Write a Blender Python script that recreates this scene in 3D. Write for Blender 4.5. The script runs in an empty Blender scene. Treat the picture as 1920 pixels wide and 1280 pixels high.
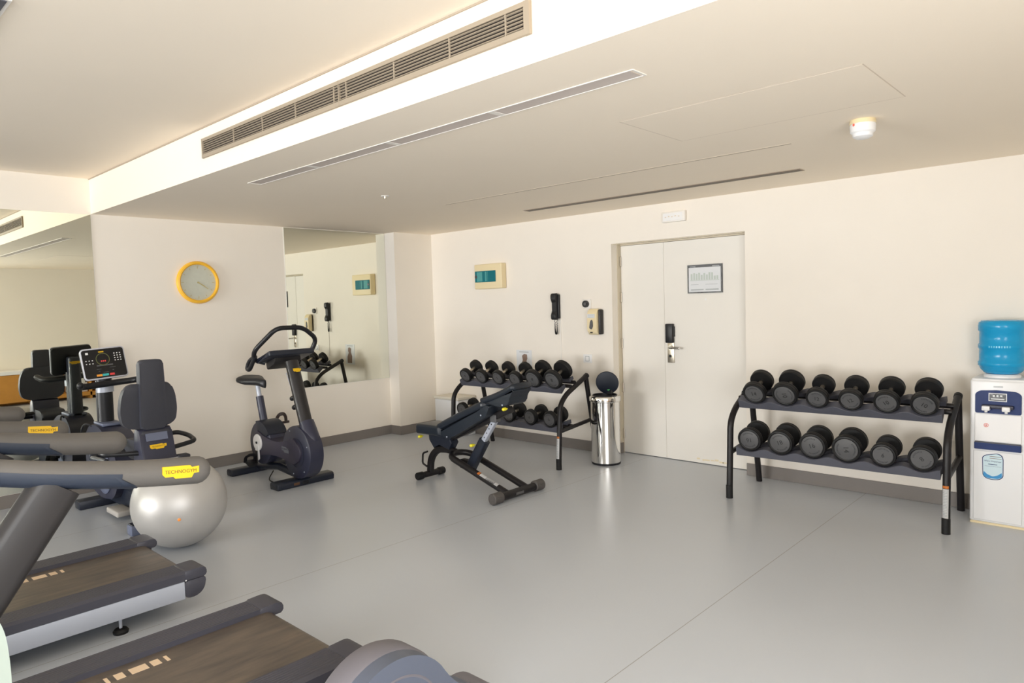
import bpy, bmesh, math, random
from mathutils import Vector, Matrix
random.seed(3)
PI = math.pi
sc = bpy.context.scene
col = sc.collection

# ---------------------------------------------------------------- camera
cam_d = bpy.data.cameras.new('camera'); cam = bpy.data.objects.new('camera', cam_d); col.objects.link(cam)
CY, CP, CR = 0.7484, -0.0551, -0.0292
fw = Vector((-math.sin(CY)*math.cos(CP), math.cos(CY)*math.cos(CP), math.sin(CP)))
r0 = Vector((math.cos(CY), math.sin(CY), 0)); u0 = r0.cross(fw)
rt = r0*math.cos(CR) + u0*math.sin(CR); up = -r0*math.sin(CR) + u0*math.cos(CR)
M = Matrix((rt, up, -fw)).transposed().to_4x4(); M.translation = (6.9566, -5.8259, 1.5775)
cam.matrix_world = M
cam_d.sensor_fit = 'HORIZONTAL'; cam_d.sensor_width = 36.0; cam_d.lens = 36.0*1295.1/1920
cam_d.clip_start = 0.05; cam_d.clip_end = 100
sc.camera = cam

# ---------------------------------------------------------------- view
sc.view_settings.view_transform = 'Standard'; sc.view_settings.look = 'None'
sc.view_settings.exposure = 0.17; sc.view_settings.gamma = 1.0
sc.view_settings.use_curve_mapping = False
sc.cycles.use_denoising = True
sc.cycles.max_bounces = 12; sc.cycles.diffuse_bounces = 9; sc.cycles.glossy_bounces = 5
sc.cycles.caustics_reflective = False; sc.cycles.caustics_refractive = False

# ---------------------------------------------------------------- world and daylight through the windows
w = bpy.data.worlds.new('sky'); sc.world = w; w.use_nodes = True
nt = w.node_tree; nt.nodes.clear()
bg = nt.nodes.new('ShaderNodeBackground'); wo = nt.nodes.new('ShaderNodeOutputWorld')
bg.inputs[0].default_value = (0.80, 0.90, 1.0, 1); bg.inputs[1].default_value = 1.5
nt.links.new(bg.outputs[0], wo.inputs[0])

def area(name, loc, rot, sx, sy, power, color, spread=PI):
    l = bpy.data.lights.new(name, 'AREA'); l.shape = 'RECTANGLE'; l.size = sx; l.size_y = sy
    l.energy = power; l.color = color; l.spread = spread
    o = bpy.data.objects.new(name, l); col.objects.link(o); o.location = loc; o.rotation_euler = rot
    return o
# daylight just outside the long window wall (y = -15) and the window at the right end of the room
area('window_daylight', (2.4, -15.25, 1.30), (PI/2, 0, 0), 4.6, 2.1, 470, (1.0, 1.0, 1.0), math.radians(125))
area('window_daylight_side', (8.7, -7.1, 1.45), (0, PI/2, 0), 1.9, 4.8, 290, (1.0, 0.99, 0.98))

# ---------------------------------------------------------------- materials
def mat(name, color, rough=0.6, metal=0.0, spec=0.5, bump=0.0, bscale=200, vary=0.0, vscale=3.0, coat=0.0):
    m = bpy.data.materials.new(name); m.use_nodes = True
    n = m.node_tree; b = n.nodes['Principled BSDF']
    b.inputs['Base Color'].default_value = (*color, 1); b.inputs['Roughness'].default_value = rough
    b.inputs['Metallic'].default_value = metal; b.inputs['Specular IOR Level'].default_value = spec
    b.inputs['Coat Weight'].default_value = coat
    tc = n.nodes.new('ShaderNodeTexCoord')
    no = n.nodes.new('ShaderNodeTexNoise'); no.inputs['Scale'].default_value = vscale; no.inputs['Detail'].default_value = 4
    n.links.new(tc.outputs['Object'], no.inputs['Vector'])
    mr = n.nodes.new('ShaderNodeMapRange'); mr.inputs['To Min'].default_value = 1-max(vary, .02); mr.inputs['To Max'].default_value = 1+max(vary, .02)
    n.links.new(no.outputs['Fac'], mr.inputs['Value'])
    mx = n.nodes.new('ShaderNodeVectorMath'); mx.operation = 'SCALE'; mx.inputs[0].default_value = color
    n.links.new(mr.outputs[0], mx.inputs['Scale']); n.links.new(mx.outputs[0], b.inputs['Base Color'])
    if bump > 0:
        nb = n.nodes.new('ShaderNodeTexNoise'); nb.inputs['Scale'].default_value = bscale; nb.inputs['Detail'].default_value = 2
        n.links.new(tc.outputs['Object'], nb.inputs['Vector'])
        bp = n.nodes.new('ShaderNodeBump'); bp.inputs['Strength'].default_value = bump; bp.inputs['Distance'].default_value = 0.002
        n.links.new(nb.outputs['Fac'], bp.inputs['Height']); n.links.new(bp.outputs[0], b.inputs['Normal'])
    return m

WALL = mat('wall_paint', (0.845, 0.795, 0.715), 0.75, bump=.15, bscale=90, vary=.01)
PIER = WALL
CEIL = mat('ceiling_paint', (0.94, 0.845, 0.71), 0.85, vary=.012, vscale=1.2)
LINE = mat('joint_shadow_gap', (0.42, 0.35, 0.27), 0.9)
LINE2 = mat('hatch_joint', (0.70, 0.61, 0.50), 0.9)
BASEB = mat('grey_skirting', (0.20, 0.18, 0.165), 0.5, vary=.05)
DOORP = mat('door_paint', (0.80, 0.77, 0.71), 0.45, vary=.01)
FRAMEP = mat('door_frame_paint', (0.62, 0.55, 0.42), 0.5)
STEEL = mat('brushed_steel', (0.62, 0.56, 0.47), 0.35, 1.0)
CHROME = mat('polished_chrome', (0.80, 0.79, 0.77), 0.06, 1.0)
SILVER = mat('silver_paint', (0.43, 0.46, 0.53), 0.4, 0.15)
WHITE = mat('white_plastic', (0.82, 0.82, 0.82), 0.35)
WHITEMET = mat('white_enamel', (0.78, 0.79, 0.80), 0.3)
BLACK = mat('black_powder_coat', (0.012, 0.0105, 0.0115), 0.40, spec=.3, vary=.1, bump=.1, bscale=500)
BLACKP = mat('black_plastic', (0.012, 0.0125, 0.015), 0.42, spec=.35)
RUBBER = mat('black_rubber', (0.010, 0.010, 0.0105), 0.5, spec=.3, vary=.1)
FACE = mat('dumbbell_face_grey', (0.085, 0.085, 0.088), 0.55, vary=.06)
INK = mat('black_ink', (0.012, 0.012, 0.012), 0.6)
FACERING = mat('dumbbell_face_letters', (0.035, 0.036, 0.038), 0.6)
SHELF = mat('slate_shelf', (0.072, 0.075, 0.096), 0.5, vary=.05)
NAVY = mat('navy_plastic', (0.024, 0.026, 0.050), 0.42, vary=.05)
NAVYD = mat('dark_navy_plastic', (0.010, 0.014, 0.026), 0.4)
BLUEG = mat('blue_grey_plastic', (0.12, 0.14, 0.21), 0.45)
MAUVE = mat('mauve_grey_plastic', (0.145, 0.138, 0.158), 0.5)
PAD = mat('dark_upholstery', (0.012, 0.017, 0.026), 0.36, spec=.4, bump=.4, bscale=260)
PADG = mat('grey_upholstery', (0.030, 0.032, 0.044), 0.55, bump=.3, bscale=260)
GRIP = mat('grey_foam_grip', (0.105, 0.098, 0.090), 0.6, bump=.15, bscale=500, vary=.12, vscale=9)
GRIPD = mat('slate_grip_underside', (0.022, 0.030, 0.048), 0.45)
RAILM = mat('slate_foot_rail', (0.050, 0.050, 0.066), 0.45)
POST = mat('charcoal_upright', (0.022, 0.020, 0.020), 0.42, spec=.35)
YEL = mat('yellow_badge', (0.78, 0.47, 0.004), 0.45)
YELK = mat('yellow_knob', (0.80, 0.72, 0.03), 0.4)
CREAM = mat('aged_cream_plastic', (0.80, 0.68, 0.43), 0.45)
TEAL = mat('teal_window', (0.008, 0.15, 0.18), 0.5, spec=.2)
TEALL = mat('teal_window_light', (0.09, 0.33, 0.33), 0.5, spec=.2)
CLOCKY = mat('yellow_clock_rim', (0.90, 0.50, 0.04), 0.35)
DIAL = mat('clock_dial', (0.56, 0.58, 0.50), 0.6, vary=.06, vscale=30)
GOLD = mat('gold_hands', (0.50, 0.42, 0.18), 0.5)
GREYL = mat('grille_aluminium', (0.36, 0.30, 0.225), 0.55)
DARK = mat('dark_void', (0.03, 0.022, 0.018), 0.9)
DIFF = mat('diffuser_lens', (0.60, 0.53, 0.49), 0.5)
FRAMEW = mat('white_trim', (0.84, 0.81, 0.76), 0.5)
BROWNSL = mat('bronze_slot', (0.10, 0.07, 0.045), 0.5)
PAPER = mat('paper', (0.72, 0.74, 0.76), 0.6)
PAPERB = mat('paper_grey_print', (0.42, 0.45, 0.46), 0.7)
PAPERBR = mat('paper_brown_print', (0.26, 0.18, 0.14), 0.7)
GREENL = mat('green_print', (0.52, 0.58, 0.54), 0.7)
RED = mat('red_mark', (0.75, 0.10, 0.05), 0.5)
ORANGE = mat('orange_mark', (0.85, 0.30, 0.06), 0.5)
PEARL = mat('pearl_vinyl', (0.46, 0.45, 0.435), 0.42, metal=.30)
BLUEW = mat('navy_panel', (0.006, 0.024, 0.12), 0.4, spec=.25)
BEIGE = mat('beige_print', (0.72, 0.55, 0.38), 0.6)
WOOD = mat('orange_wood', (0.50, 0.23, 0.04), 0.45, vary=.15, vscale=6)
CYAN = mat('cyan_key', (0.05, 0.50, 0.50), 0.4)
ORK = mat('orange_key', (0.90, 0.35, 0.04), 0.4)
REDK = mat('red_key', (0.80, 0.06, 0.06), 0.4)
SCREEN = mat('console_glass', (0.008, 0.008, 0.010), 0.15)
OLIVE = mat('dial_ring', (0.10, 0.11, 0.03), 0.4)
GREENM = mat('green_sticker', (0.10, 0.55, 0.15), 0.5)
STEPM = mat('beige_step', (0.42, 0.40, 0.37), 0.5)
BLKRIM = mat('dark_rim', (0.03, 0.03, 0.035), 0.4)
MIRROR = bpy.data.materials.new('mirror_silvering'); MIRROR.use_nodes = True
b = MIRROR.node_tree.nodes['Principled BSDF']; b.inputs['Base Color'].default_value = (0.885, 0.90, 0.80, 1); b.inputs['Metallic'].default_value = 1; b.inputs['Roughness'].default_value = 0.0
GLASSEDGE = mat('mirror_edge', (0.80, 0.80, 0.74), 0.3)

# glass pane: mostly transparent with a faint reflection
PANE = bpy.data.materials.new('window_glass'); PANE.use_nodes = True
n = PANE.node_tree; n.nodes.clear()
o_ = n.nodes.new('ShaderNodeOutputMaterial'); t_ = n.nodes.new('ShaderNodeBsdfTransparent'); g_ = n.nodes.new('ShaderNodeBsdfGlossy'); x_ = n.nodes.new('ShaderNodeMixShader')
g_.inputs['Roughness'].default_value = .02; x_.inputs[0].default_value = .06
n.links.new(t_.outputs[0], x_.inputs[1]); n.links.new(g_.outputs[0], x_.inputs[2]); n.links.new(x_.outputs[0], o_.inputs[0])

# blue translucent bottle
BOTTLE = bpy.data.materials.new('blue_bottle_plastic'); BOTTLE.use_nodes = True
b = BOTTLE.node_tree.nodes['Principled BSDF']
b.inputs['Base Color'].default_value = (0.02, 0.42, 0.80, 1); b.inputs['Roughness'].default_value = .18
b.inputs['Transmission Weight'].default_value = .25; b.inputs['IOR'].default_value = 1.33
b.inputs['Subsurface Weight'].default_value = 0.0

# belt: brownish black rubber, worn along its length
BELT = bpy.data.materials.new('treadmill_belt'); BELT.use_nodes = True
n = BELT.node_tree; b = n.nodes['Principled BSDF']; b.inputs['Roughness'].default_value = .42
tc = n.nodes.new('ShaderNodeTexCoord'); mp = n.nodes.new('ShaderNodeMapping'); mp.inputs['Scale'].default_value = (9, 1.6, 4)
no = n.nodes.new('ShaderNodeTexNoise'); no.inputs['Scale'].default_value = 3; no.inputs['Detail'].default_value = 6
rp = n.nodes.new('ShaderNodeValToRGB'); rp.color_ramp.elements[0].position = .3; rp.color_ramp.elements[1].position = .75
rp.color_ramp.elements[0].color = (0.070, 0.058, 0.050, 1); rp.color_ramp.elements[1].color = (0.150, 0.118, 0.090, 1)
n.links.new(tc.outputs['Object'], mp.inputs[0]); n.links.new(mp.outputs[0], no.inputs['Vector']); n.links.new(no.outputs['Fac'], rp.inputs[0]); n.links.new(rp.outputs[0], b.inputs['Base Color'])

# vinyl floor in long sheets with welded seams
FLOOR = bpy.data.materials.new('grey_vinyl_floor'); FLOOR.use_nodes = True
n = FLOOR.node_tree; b = n.nodes['Principled BSDF']; L = n.links.new
b.inputs['Specular IOR Level'].default_value = .5
tc = n.nodes.new('ShaderNodeTexCoord'); sx = n.nodes.new('ShaderNodeSeparateXYZ'); L(tc.outputs['Object'], sx.inputs[0])
def mth(op, a, bb=None, c=None):
    q = n.nodes.new('ShaderNodeMath'); q.operation = op
    for i, v in enumerate((a, bb, c)):
        if v is None: continue
        if isinstance(v, (int, float)): q.inputs[i].default_value = v
        else: L(v, q.inputs[i])
    return q.outputs[0]
s = mth('SUBTRACT', sx.outputs[0], 3.275 + 2.04*10 - 1.02 + 1.02)
s = mth('ADD', sx.outputs[0], -3.275 + 2.045*5)
s = mth('FRACT', mth('DIVIDE', s, 2.045))
s = mth('ABSOLUTE', mth('SUBTRACT', s, .5))
seam = mth('GREATER_THAN', s, .5 - .0022/2.045)
n1 = n.nodes.new('ShaderNodeTexNoise'); n1.inputs['Scale'].default_value = 1.1; n1.inputs['Detail'].default_value = 5; L(tc.outputs['Object'], n1.inputs['Vector'])
n2 = n.nodes.new('ShaderNodeTexNoise'); n2.inputs['Scale'].default_value = 260; n2.inputs['Detail'].default_value = 2; L(tc.outputs['Object'], n2.inputs['Vector'])
r1 = n.nodes.new('ShaderNodeValToRGB'); r1.color_ramp.elements[0].color = (0.490, 0.525, 0.578, 1); r1.color_ramp.elements[1].color = (0.525, 0.562, 0.615, 1); L(n1.outputs['Fac'], r1.inputs[0])
mx = n.nodes.new('ShaderNodeMix'); mx.data_type = 'RGBA'; mx.inputs[7].default_value = (0.24, 0.23, 0.22, 1)
L(mth('MULTIPLY', seam, .8), mx.inputs[0]); L(r1.outputs[0], mx.inputs[6]); L(mx.outputs[2], b.inputs['Base Color'])
b.inputs['Roughness'].default_value = .30
bp = n.nodes.new('ShaderNodeBump'); bp.inputs['Strength'].default_value = .05; bp.inputs['Distance'].default_value = .0005; L(n2.outputs['Fac'], bp.inputs['Height']); L(bp.outputs[0], b.inputs['Normal'])

# ---------------------------------------------------------------- mesh helpers
def V(*a): return Vector(a)
def box(bm, c, s, bev=0.0, seg=2, rot=None):
    g = bmesh.ops.create_cube(bm, size=1.0); vs = g['verts']
    bmesh.ops.scale(bm, vec=s, verts=vs)
    if bev > 0:
        es = list({e for v in vs for e in v.link_edges})
        r = bmesh.ops.bevel(bm, geom=es, offset=bev, segments=seg, affect='EDGES', profile=.5)
        vs = list({v for v in r['verts']} | {v for v in vs if v.is_valid})
    m = Matrix.Translation(c) @ (rot.to_4x4() if rot else Matrix())
    bmesh.ops.transform(bm, matrix=m, verts=vs)
    return vs
def bx(bm, x0, x1, y0, y1, z0, z1, bev=0.0, seg=2):
    return box(bm, ((x0+x1)/2, (y0+y1)/2, (z0+z1)/2), (abs(x1-x0), abs(y1-y0), abs(z1-z0)), bev, seg)
def fillet(pts, r, k=6):
    pts = [Vector(p) for p in pts]; out = [pts[0]]
    for i in range(1, len(pts)-1):
        a, p, c = pts[i-1], pts[i], pts[i+1]
        d1 = (a-p); d2 = (c-p); rr = min(r, d1.length*.48, d2.length*.48)
        s0 = p + d1.normalized()*rr; s1 = p + d2.normalized()*rr
        for j in range(k+1):
            t = j/k; out.append(s0*(1-t)**2 + p*2*t*(1-t) + s1*t*t)
    out.append(pts[-1]); return out
def sweep(bm, pts, prof, up=(0, 0, 1), cap=True, scales=None, closed=False):
    """sweep the 2-D profile [(side, up)] along pts"""
    pts = [Vector(p) for p in pts]; N = len(pts); rings = []; upv = Vector(up)
    last = None
    for i, p in enumerate(pts):
        if closed: t = (pts[(i+1) % N]-pts[i-1])
        elif i == 0: t = pts[1]-p
        elif i == N-1: t = p-pts[i-1]
        else: t = (pts[i+1]-p).normalized() + (p-pts[i-1]).normalized()
        t.normalize()
        s = t.cross(upv)
        if s.length < .15 and last is not None: s = last - t*last.dot(t)
        elif s.length < 1e-3: s = t.cross(Vector((1, 0, 0)))
        s.normalize()
        if last is not None and s.dot(last) < 0: s = -s
        last = s; u = s.cross(t)
        k = scales[i] if scales else 1
        rings.append([bm.verts.new(p + s*a*k + u*b_*k) for a, b_ in prof])
    m = len(prof)
    for i in range(N if closed else N-1):
        A, B = rings[i], rings[(i+1) % N]
        for j in range(m):
            bm.faces.new((A[j], A[(j+1) % m], B[(j+1) % m], B[j]))
    if cap and not closed:
        bm.faces.new(rings[0][::-1]); bm.faces.new(rings[-1])
    return rings
def circ(r, k=14, ry=None):
    ry = ry or r
    return [(r*math.cos(2*PI*i/k), ry*math.sin(2*PI*i/k)) for i in range(k)]
def rrect(a, b_, r, k=4):
    out = []
    for cx, cy, s in ((a-r, b_-r, 0), (-a+r, b_-r, PI/2), (-a+r, -b_+r, PI), (a-r, -b_+r, 1.5*PI)):
        for i in range(k+1):
            t = s + PI/2*i/k; out.append((cx+r*math.cos(t), cy+r*math.sin(t)))
    return out
def tube(bm, pts, r, k=14, fil=0.0, round_end=False, ry=None):
    if fil: pts = fillet(pts, fil)
    pts = [Vector(p) for p in pts]; sc_ = None
    if round_end:
        a = (pts[0]-pts[1]).normalized(); c = (pts[-1]-pts[-2]).normalized(); L0 = []; S0 = []
        for i in range(5, 0, -1):
            t = i/5*PI/2*.98; L0.append(pts[0]+a*r*math.sin(t)); S0.append(math.cos(t))
        L1 = [pts[-1]+c*r*math.sin(i/5*PI/2*.98) for i in range(1, 6)]
        sc_ = S0 + [1]*len(pts) + S0[::-1]; pts = L0 + pts + L1
    return sweep(bm, pts, circ(r, k, ry), scales=sc_)
def lathe(bm, prof, c=(0, 0, 0), axis='Z', k=32, mtx=None):
    """prof: [(radius, height)]; closed at ends when radius 0"""
    rings = []; allv = []
    for r, h in prof:
        if r < 1e-5: v = [bm.verts.new((0, 0, h))]
        else: v = [bm.verts.new((r*math.cos(2*PI*i/k), r*math.sin(2*PI*i/k), h)) for i in range(k)]
        rings.append(v); allv += v
    for A, B in zip(rings, rings[1:]):
        for j in range(k):
            a0, a1 = A[j % len(A)], A[(j+1) % len(A)]; b0, b1 = B[j % len(B)], B[(j+1) % len(B)]
            f = []
            for v in (a0, a1, b1, b0):
                if v not in f: f.append(v)
            if len(f) > 2: bm.faces.new(f)
    if len(rings[0]) > 1 and len(rings[-1]) > 1:
        A, B = rings[-1], rings[0]
        for j in range(k): bm.faces.new((A[j], A[(j+1) % k], B[(j+1) % k], B[j]))
    elif len(rings[0]) > 1: bm.faces.new(rings[0][::-1])
    elif len(rings[-1]) > 1: bm.faces.new(rings[-1])
    R = {'Z': Matrix(), 'X': Matrix.Rotation(PI/2, 4, 'Y'), 'Y': Matrix.Rotation(-PI/2, 4, 'X')}[axis]
    m = Matrix.Translation(c) @ (mtx.to_4x4() if mtx else R)
    bmesh.ops.transform(bm, matrix=m, verts=allv)
    return allv
def prism(bm, poly, h0, h1, plane='XZ', bev=0.0, seg=2):
    """extrude polygon in plane from h0 to h1 along the third axis"""
    f = {'XZ': lambda a, b_, h: (a, h, b_), 'YZ': lambda a, b_, h: (h, a, b_), 'XY': lambda a, b_, h: (a, b_, h)}[plane]
    A = [bm.verts.new(f(a, b_, h0)) for a, b_ in poly]; B = [bm.verts.new(f(a, b_, h1)) for a, b_ in poly]
    fs = [bm.faces.new(A), bm.faces.new(B[::-1])]
    N = len(poly)
    for i in range(N): fs.append(bm.faces.new((A[i], B[i], B[(i+1) % N], A[(i+1) % N])))
    if bev > 0:
        es = list(fs[0].edges) + list(fs[1].edges)
        bmesh.ops.bevel(bm, geom=es, offset=bev, segments=seg, affect='EDGES', profile=.5)
def smoothpoly(pts, r, k=5):
    """closed 2-D polygon with filleted corners"""
    N = len(pts); out = []
    for i in range(N):
        a, p, c = Vector(pts[i-1]), Vector(pts[i]), Vector(pts[(i+1) % N]); d1 = a-p; d2 = c-p
        rr = min(r, d1.length*.45, d2.length*.45); s0 = p+d1.normalized()*rr; s1 = p+d2.normalized()*rr
        for j in range(k+1):
            t = j/k; q = s0*(1-t)**2+p*2*t*(1-t)+s1*t*t; out.append((q.x, q.y))
    return out
def text_bm(bm, s, size, mtx, align='CENTER'):
    cu = bpy.data.curves.new('writing', 'FONT'); cu.body = s; cu.size = size; cu.align_x = align; cu.align_y = 'CENTER'
    cu.extrude = size*.02; cu.resolution_u = 3
    o = bpy.data.objects.new('writing', cu); col.objects.link(o)
    me = bpy.data.meshes.new_from_object(o.evaluated_get(bpy.context.evaluated_depsgraph_get()))
    me.transform(mtx); bm.from_mesh(me)
    bpy.data.objects.remove(o); bpy.data.meshes.remove(me); bpy.data.curves.remove(cu)

def obj(name, bm, m, parent=None, loc=None, smooth=35):
    """link bm as ONE mesh object; verts are given in the parent's frame (or world + loc for top level)"""
    if loc is not None: bmesh.ops.translate(bm, vec=-Vector(loc), verts=bm.verts)
    bmesh.ops.recalc_face_normals(bm, faces=bm.faces)
    me = bpy.data.meshes.new(name)
    for f in bm.faces: f.smooth = True
    ang = math.radians(smooth)
    for e in bm.edges:
        if len(e.link_faces) == 2 and e.calc_face_angle(0) > ang: e.smooth = False
    bm.to_mesh(me); bm.free()
    mats = m if isinstance(m, (list, tuple)) else [m]
    for q in mats: me.materials.append(q)
    o = bpy.data.objects.new(name, me); col.objects.link(o)
    if loc is not None: o.location = loc
    if parent is not None: o.parent = parent
    return o
def NB(): return bmesh.new()
def tag(o, label, cat, group=None, kind=None):
    if label: o['label'] = label
    if cat: o['category'] = cat
    if group: o['group'] = group
    if kind: o['kind'] = kind
    return o
def thing(name, label, cat, loc=(0, 0, 0), rotz=0, group=None):
    o = bpy.data.objects.new(name, None); col.objects.link(o); o.empty_display_size = .1
    o.location = loc; o.rotation_euler = (0, 0, rotz)
    return tag(o, label, cat, group)
def wpart(name, bm, m, root, **k):
    """part given in WORLD coordinates under an unrotated root"""
    bmesh.ops.translate(bm, vec=-Vector(root.location), verts=bm.verts)
    return obj(name, bm, m, root, **k)
def spart(name, bm, m, root, part, **k):
    """sub-part in WORLD coordinates under a part (parts sit at their root's origin)"""
    bmesh.ops.translate(bm, vec=-Vector(root.location), verts=bm.verts)
    return obj(name, bm, m, part, **k)
def struct(name, bm, m, parent=None):
    o = obj(name, bm, m, parent)
    if parent is None: o['kind'] = 'structure'
    return o
def copy_tree(o, parent=None):
    c = o.copy(); col.objects.link(c)
    if parent is not None: c.parent = parent
    for ch in list(o.children): copy_tree(ch, c)
    return c

# ---------------------------------------------------------------- the room
H1, H2 = 2.48, 2.79; YS = -3.80; XR = 8.40; YF = -15.0
bm = NB(); bx(bm, -.2, XR+.2, YF-.2, .35, -.12, 0); struct('floor', bm, FLOOR)
bm = NB()   # dropped ceiling slab with its fascia, then the higher ceiling
bx(bm, -.2, XR+.2, YS, .35, H1, H2+.15); bx(bm, -.2, XR+.2, YF-.2, YS, H2, H2+.15)
struct('ceiling', bm, CEIL if False else CEIL)
bm = NB(); bx(bm, -.2, 0, YF-.2, .35, 0, H2); struct('wall_left', bm, WALL)
bm = NB(); bx(bm, 0, .19, -.593, 0, 0, H1); pr_ = struct('wall_pier', bm, WALL)
# door wall with opening (reveal 0.148 deep)
DX0, DX1, DH = 2.945, 4.345, 2.145
bm = NB(); bx(bm, 0, DX0, 0, .35, 0, H1); bx(bm, DX1, XR+.2, 0, .35, 0, H1); bx(bm, DX0, DX1, 0, .35, DH, H1)
bx(bm, DX0, DX1, .21, .35, 0, DH); struct('wall_back', bm, WALL)
# right wall with a window opening
WY0, WY1, WZ0, WZ1 = -9.7, -4.5, .45, 2.45
bm = NB(); bx(bm, XR, XR+.2, WY1, .35, 0, H2); bx(bm, XR, XR+.2, YF-.2, WY0, 0, H2); bx(bm, XR, XR+.2, WY0, WY1, 0, WZ0); bx(bm, XR, XR+.2, WY0, WY1, WZ1, H2)
struct('wall_right', bm, WALL)
# window wall behind the camera
FX0, FX1, FZ0, FZ1 = .05, 4.75, .20, 2.40
bm = NB(); bx(bm, -.2, FX0, YF-.2, YF, 0, H2); bx(bm, FX1, XR+.2, YF-.2, YF, 0, H2); bx(bm, FX0, FX1, YF-.2, YF, 0, FZ0); bx(bm, FX0, FX1, YF-.2, YF, FZ1, H2)
struct('wall_front', bm, WALL)
bm = NB()
for i in range(6):
    x = FX0 + .025 + (FX1-FX0-.05)*i/5; bx(bm, x-.025, x+.025, YF-.12, YF-.06, FZ0, FZ1)
for z in (FZ0+.025, FZ1-.025): bx(bm, FX0, FX1, YF-.12, YF-.06, z-.025, z+.025)
w1 = struct('window_1', bm, FRAMEW)
bm = NB(); bx(bm, FX0, FX1, YF-.092, YF-.088, FZ0, FZ1); struct('window_pane', bm, PANE, w1)
bm = NB()
for i in range(4):
    y = WY0 + .025 + (WY1-WY0-.05)*i/3; bx(bm, XR+.06, XR+.12, y-.025, y+.025, WZ0, WZ1)
for z in (WZ0+.025, WZ1-.025): bx(bm, XR+.06, XR+.12, WY0, WY1, z-.025, z+.025)
w2 = struct('window_2', bm, FRAMEW)
bm = NB(); bx(bm, XR+.088, XR+.092, WY0, WY1, WZ0, WZ1); struct('window_pane', bm, PANE, w2)

# skirting boards
BH = .108
def bboard(name, *seg):
    bm = NB()
    for s_ in seg: bx(bm, *s_, 0, BH, .002, 1)
    struct(name, bm, BASEB)
bboard('baseboard_left', (0, .012, YF, -.593))
bboard('baseboard_pier', (.0, .202, -.605, -.593), (.19, .202, -.593, 0))
bboard('baseboard_back', (.202, DX0, -.012, 0), (4.345, XR-.002, -.012, 0))
bboard('baseboard_right', (XR-.012, XR, YF, -.014))
bm = NB(); bx(bm, DX0, DX0+.012, .0, .14, 0, BH); struct('trim_1', bm, BASEB)

# joint along the top of the fascia
bm = NB(); bx(bm, 0, XR, YS-.006, YS+.001, H2-.008, H2+.001); struct('trim_2', bm, LINE)

# mirrors
def mirror(name, y0, y1, z0, z1, label):
    t = thing(name, label, 'mirror', (0.0, (y0+y1)/2, z0))
    bm = NB(); bx(bm, .0005, .007, y0, y1, z0, z1); wpart('mirror_backing', bm, GLASSEDGE, t)
    bm = NB(); g = [bm.verts.new(p) for p in ((.0075, y0+.004, z0+.004), (.0075, y1-.004, z0+.004), (.0075, y1-.004, z1-.004), (.0075, y0+.004, z1-.004))]
    bx(bm, .007, .0085, y0+.003, y1-.003, z0+.003, z1-.003)
    for v in g: bm.verts.remove(v)
    wpart('mirror_glass', bm, MIRROR, t)
mirror('wall_mirror', YF+.02, YS-.005, .112, H1-.003, 'large floor-length wall mirror at the far left under the high ceiling')
mirror('wall_mirror', -1.945, -.597, .70, H1-.004, 'square wall mirror beside the corner pier above the upright bike')

# ---------------------------------------------------------------- door
door = NB(); bx(door, 3.453, 4.342, .150, .20, .006, 2.128, .002, 1)
d1 = struct('door_1', door, DOORP)
bm = NB(); bx(bm, 2.955, 3.450, .152, .20, .006, 2.128, .002, 1); obj('narrow_door_leaf', bm, DOORP, d1)
bm = NB(); bx(bm, DX0, DX0+.007, .10, .20, 0, DH); bx(bm, DX0, DX1, .149, .20, 2.131, DH); bx(bm, DX0, DX1, .03, .05, DH-.006, DH+.0)
obj('door_frame', bm, FRAMEP, d1)
for z in (1.97, 1.605, 1.135, .68, .20):
    bm = NB(); bx(bm, DX0+.002, DX0+.022, .138, .150, z-.05, z+.05, .003, 1); obj('hinge', bm, STEEL, d1)
bm = NB(); bx(bm, 3.487, 3.560, .138, .151, .955, 1.155, .004, 2); lk = obj('lock_plate', bm, STEEL, d1)
bm = NB(); bx(bm, 3.482, 3.560, .105, .151, 1.15, 1.335, .008, 2); bx(bm, 3.545, 3.568, .118, .150, 1.21, 1.31, .004, 1); obj('card_reader', bm, BLACKP, lk)
bm = NB(); tube(bm, [(3.525, .139, 1.105), (3.525, .085, 1.105), (3.64, .085, 1.10)], .012, 10, .02, True); lathe(bm, [(.024, 0), (.024, .012), (0, .012)], (3.525, .127, 1.105), 'Y', 20); obj('lever_handle', bm, CHROME, lk)
bm = NB(); lathe(bm, [(.013, 0), (.013, .008), (0, .008)], (3.518, .131, 1.02), 'Y', 16); obj('keyhole', bm, INK, lk)
bm = NB(); lathe(bm, [(.009, 0), (.009, .004), (0, .004)], (3.893, .147, 1.563), 'Y', 12); obj('peephole', bm, WHITE, d1)
bm = NB()
for i in range(7): box(bm, (3.80+.045*i+random.uniform(-.01, .01), .1495, .045+random.uniform(-.008, .008)), (random.uniform(.02, .05), .001, random.uniform(.008, .02)))
obj('scuff_mark', bm, mat('scuffed_paint', (.78, .68, .48), .6), d1)

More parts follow.
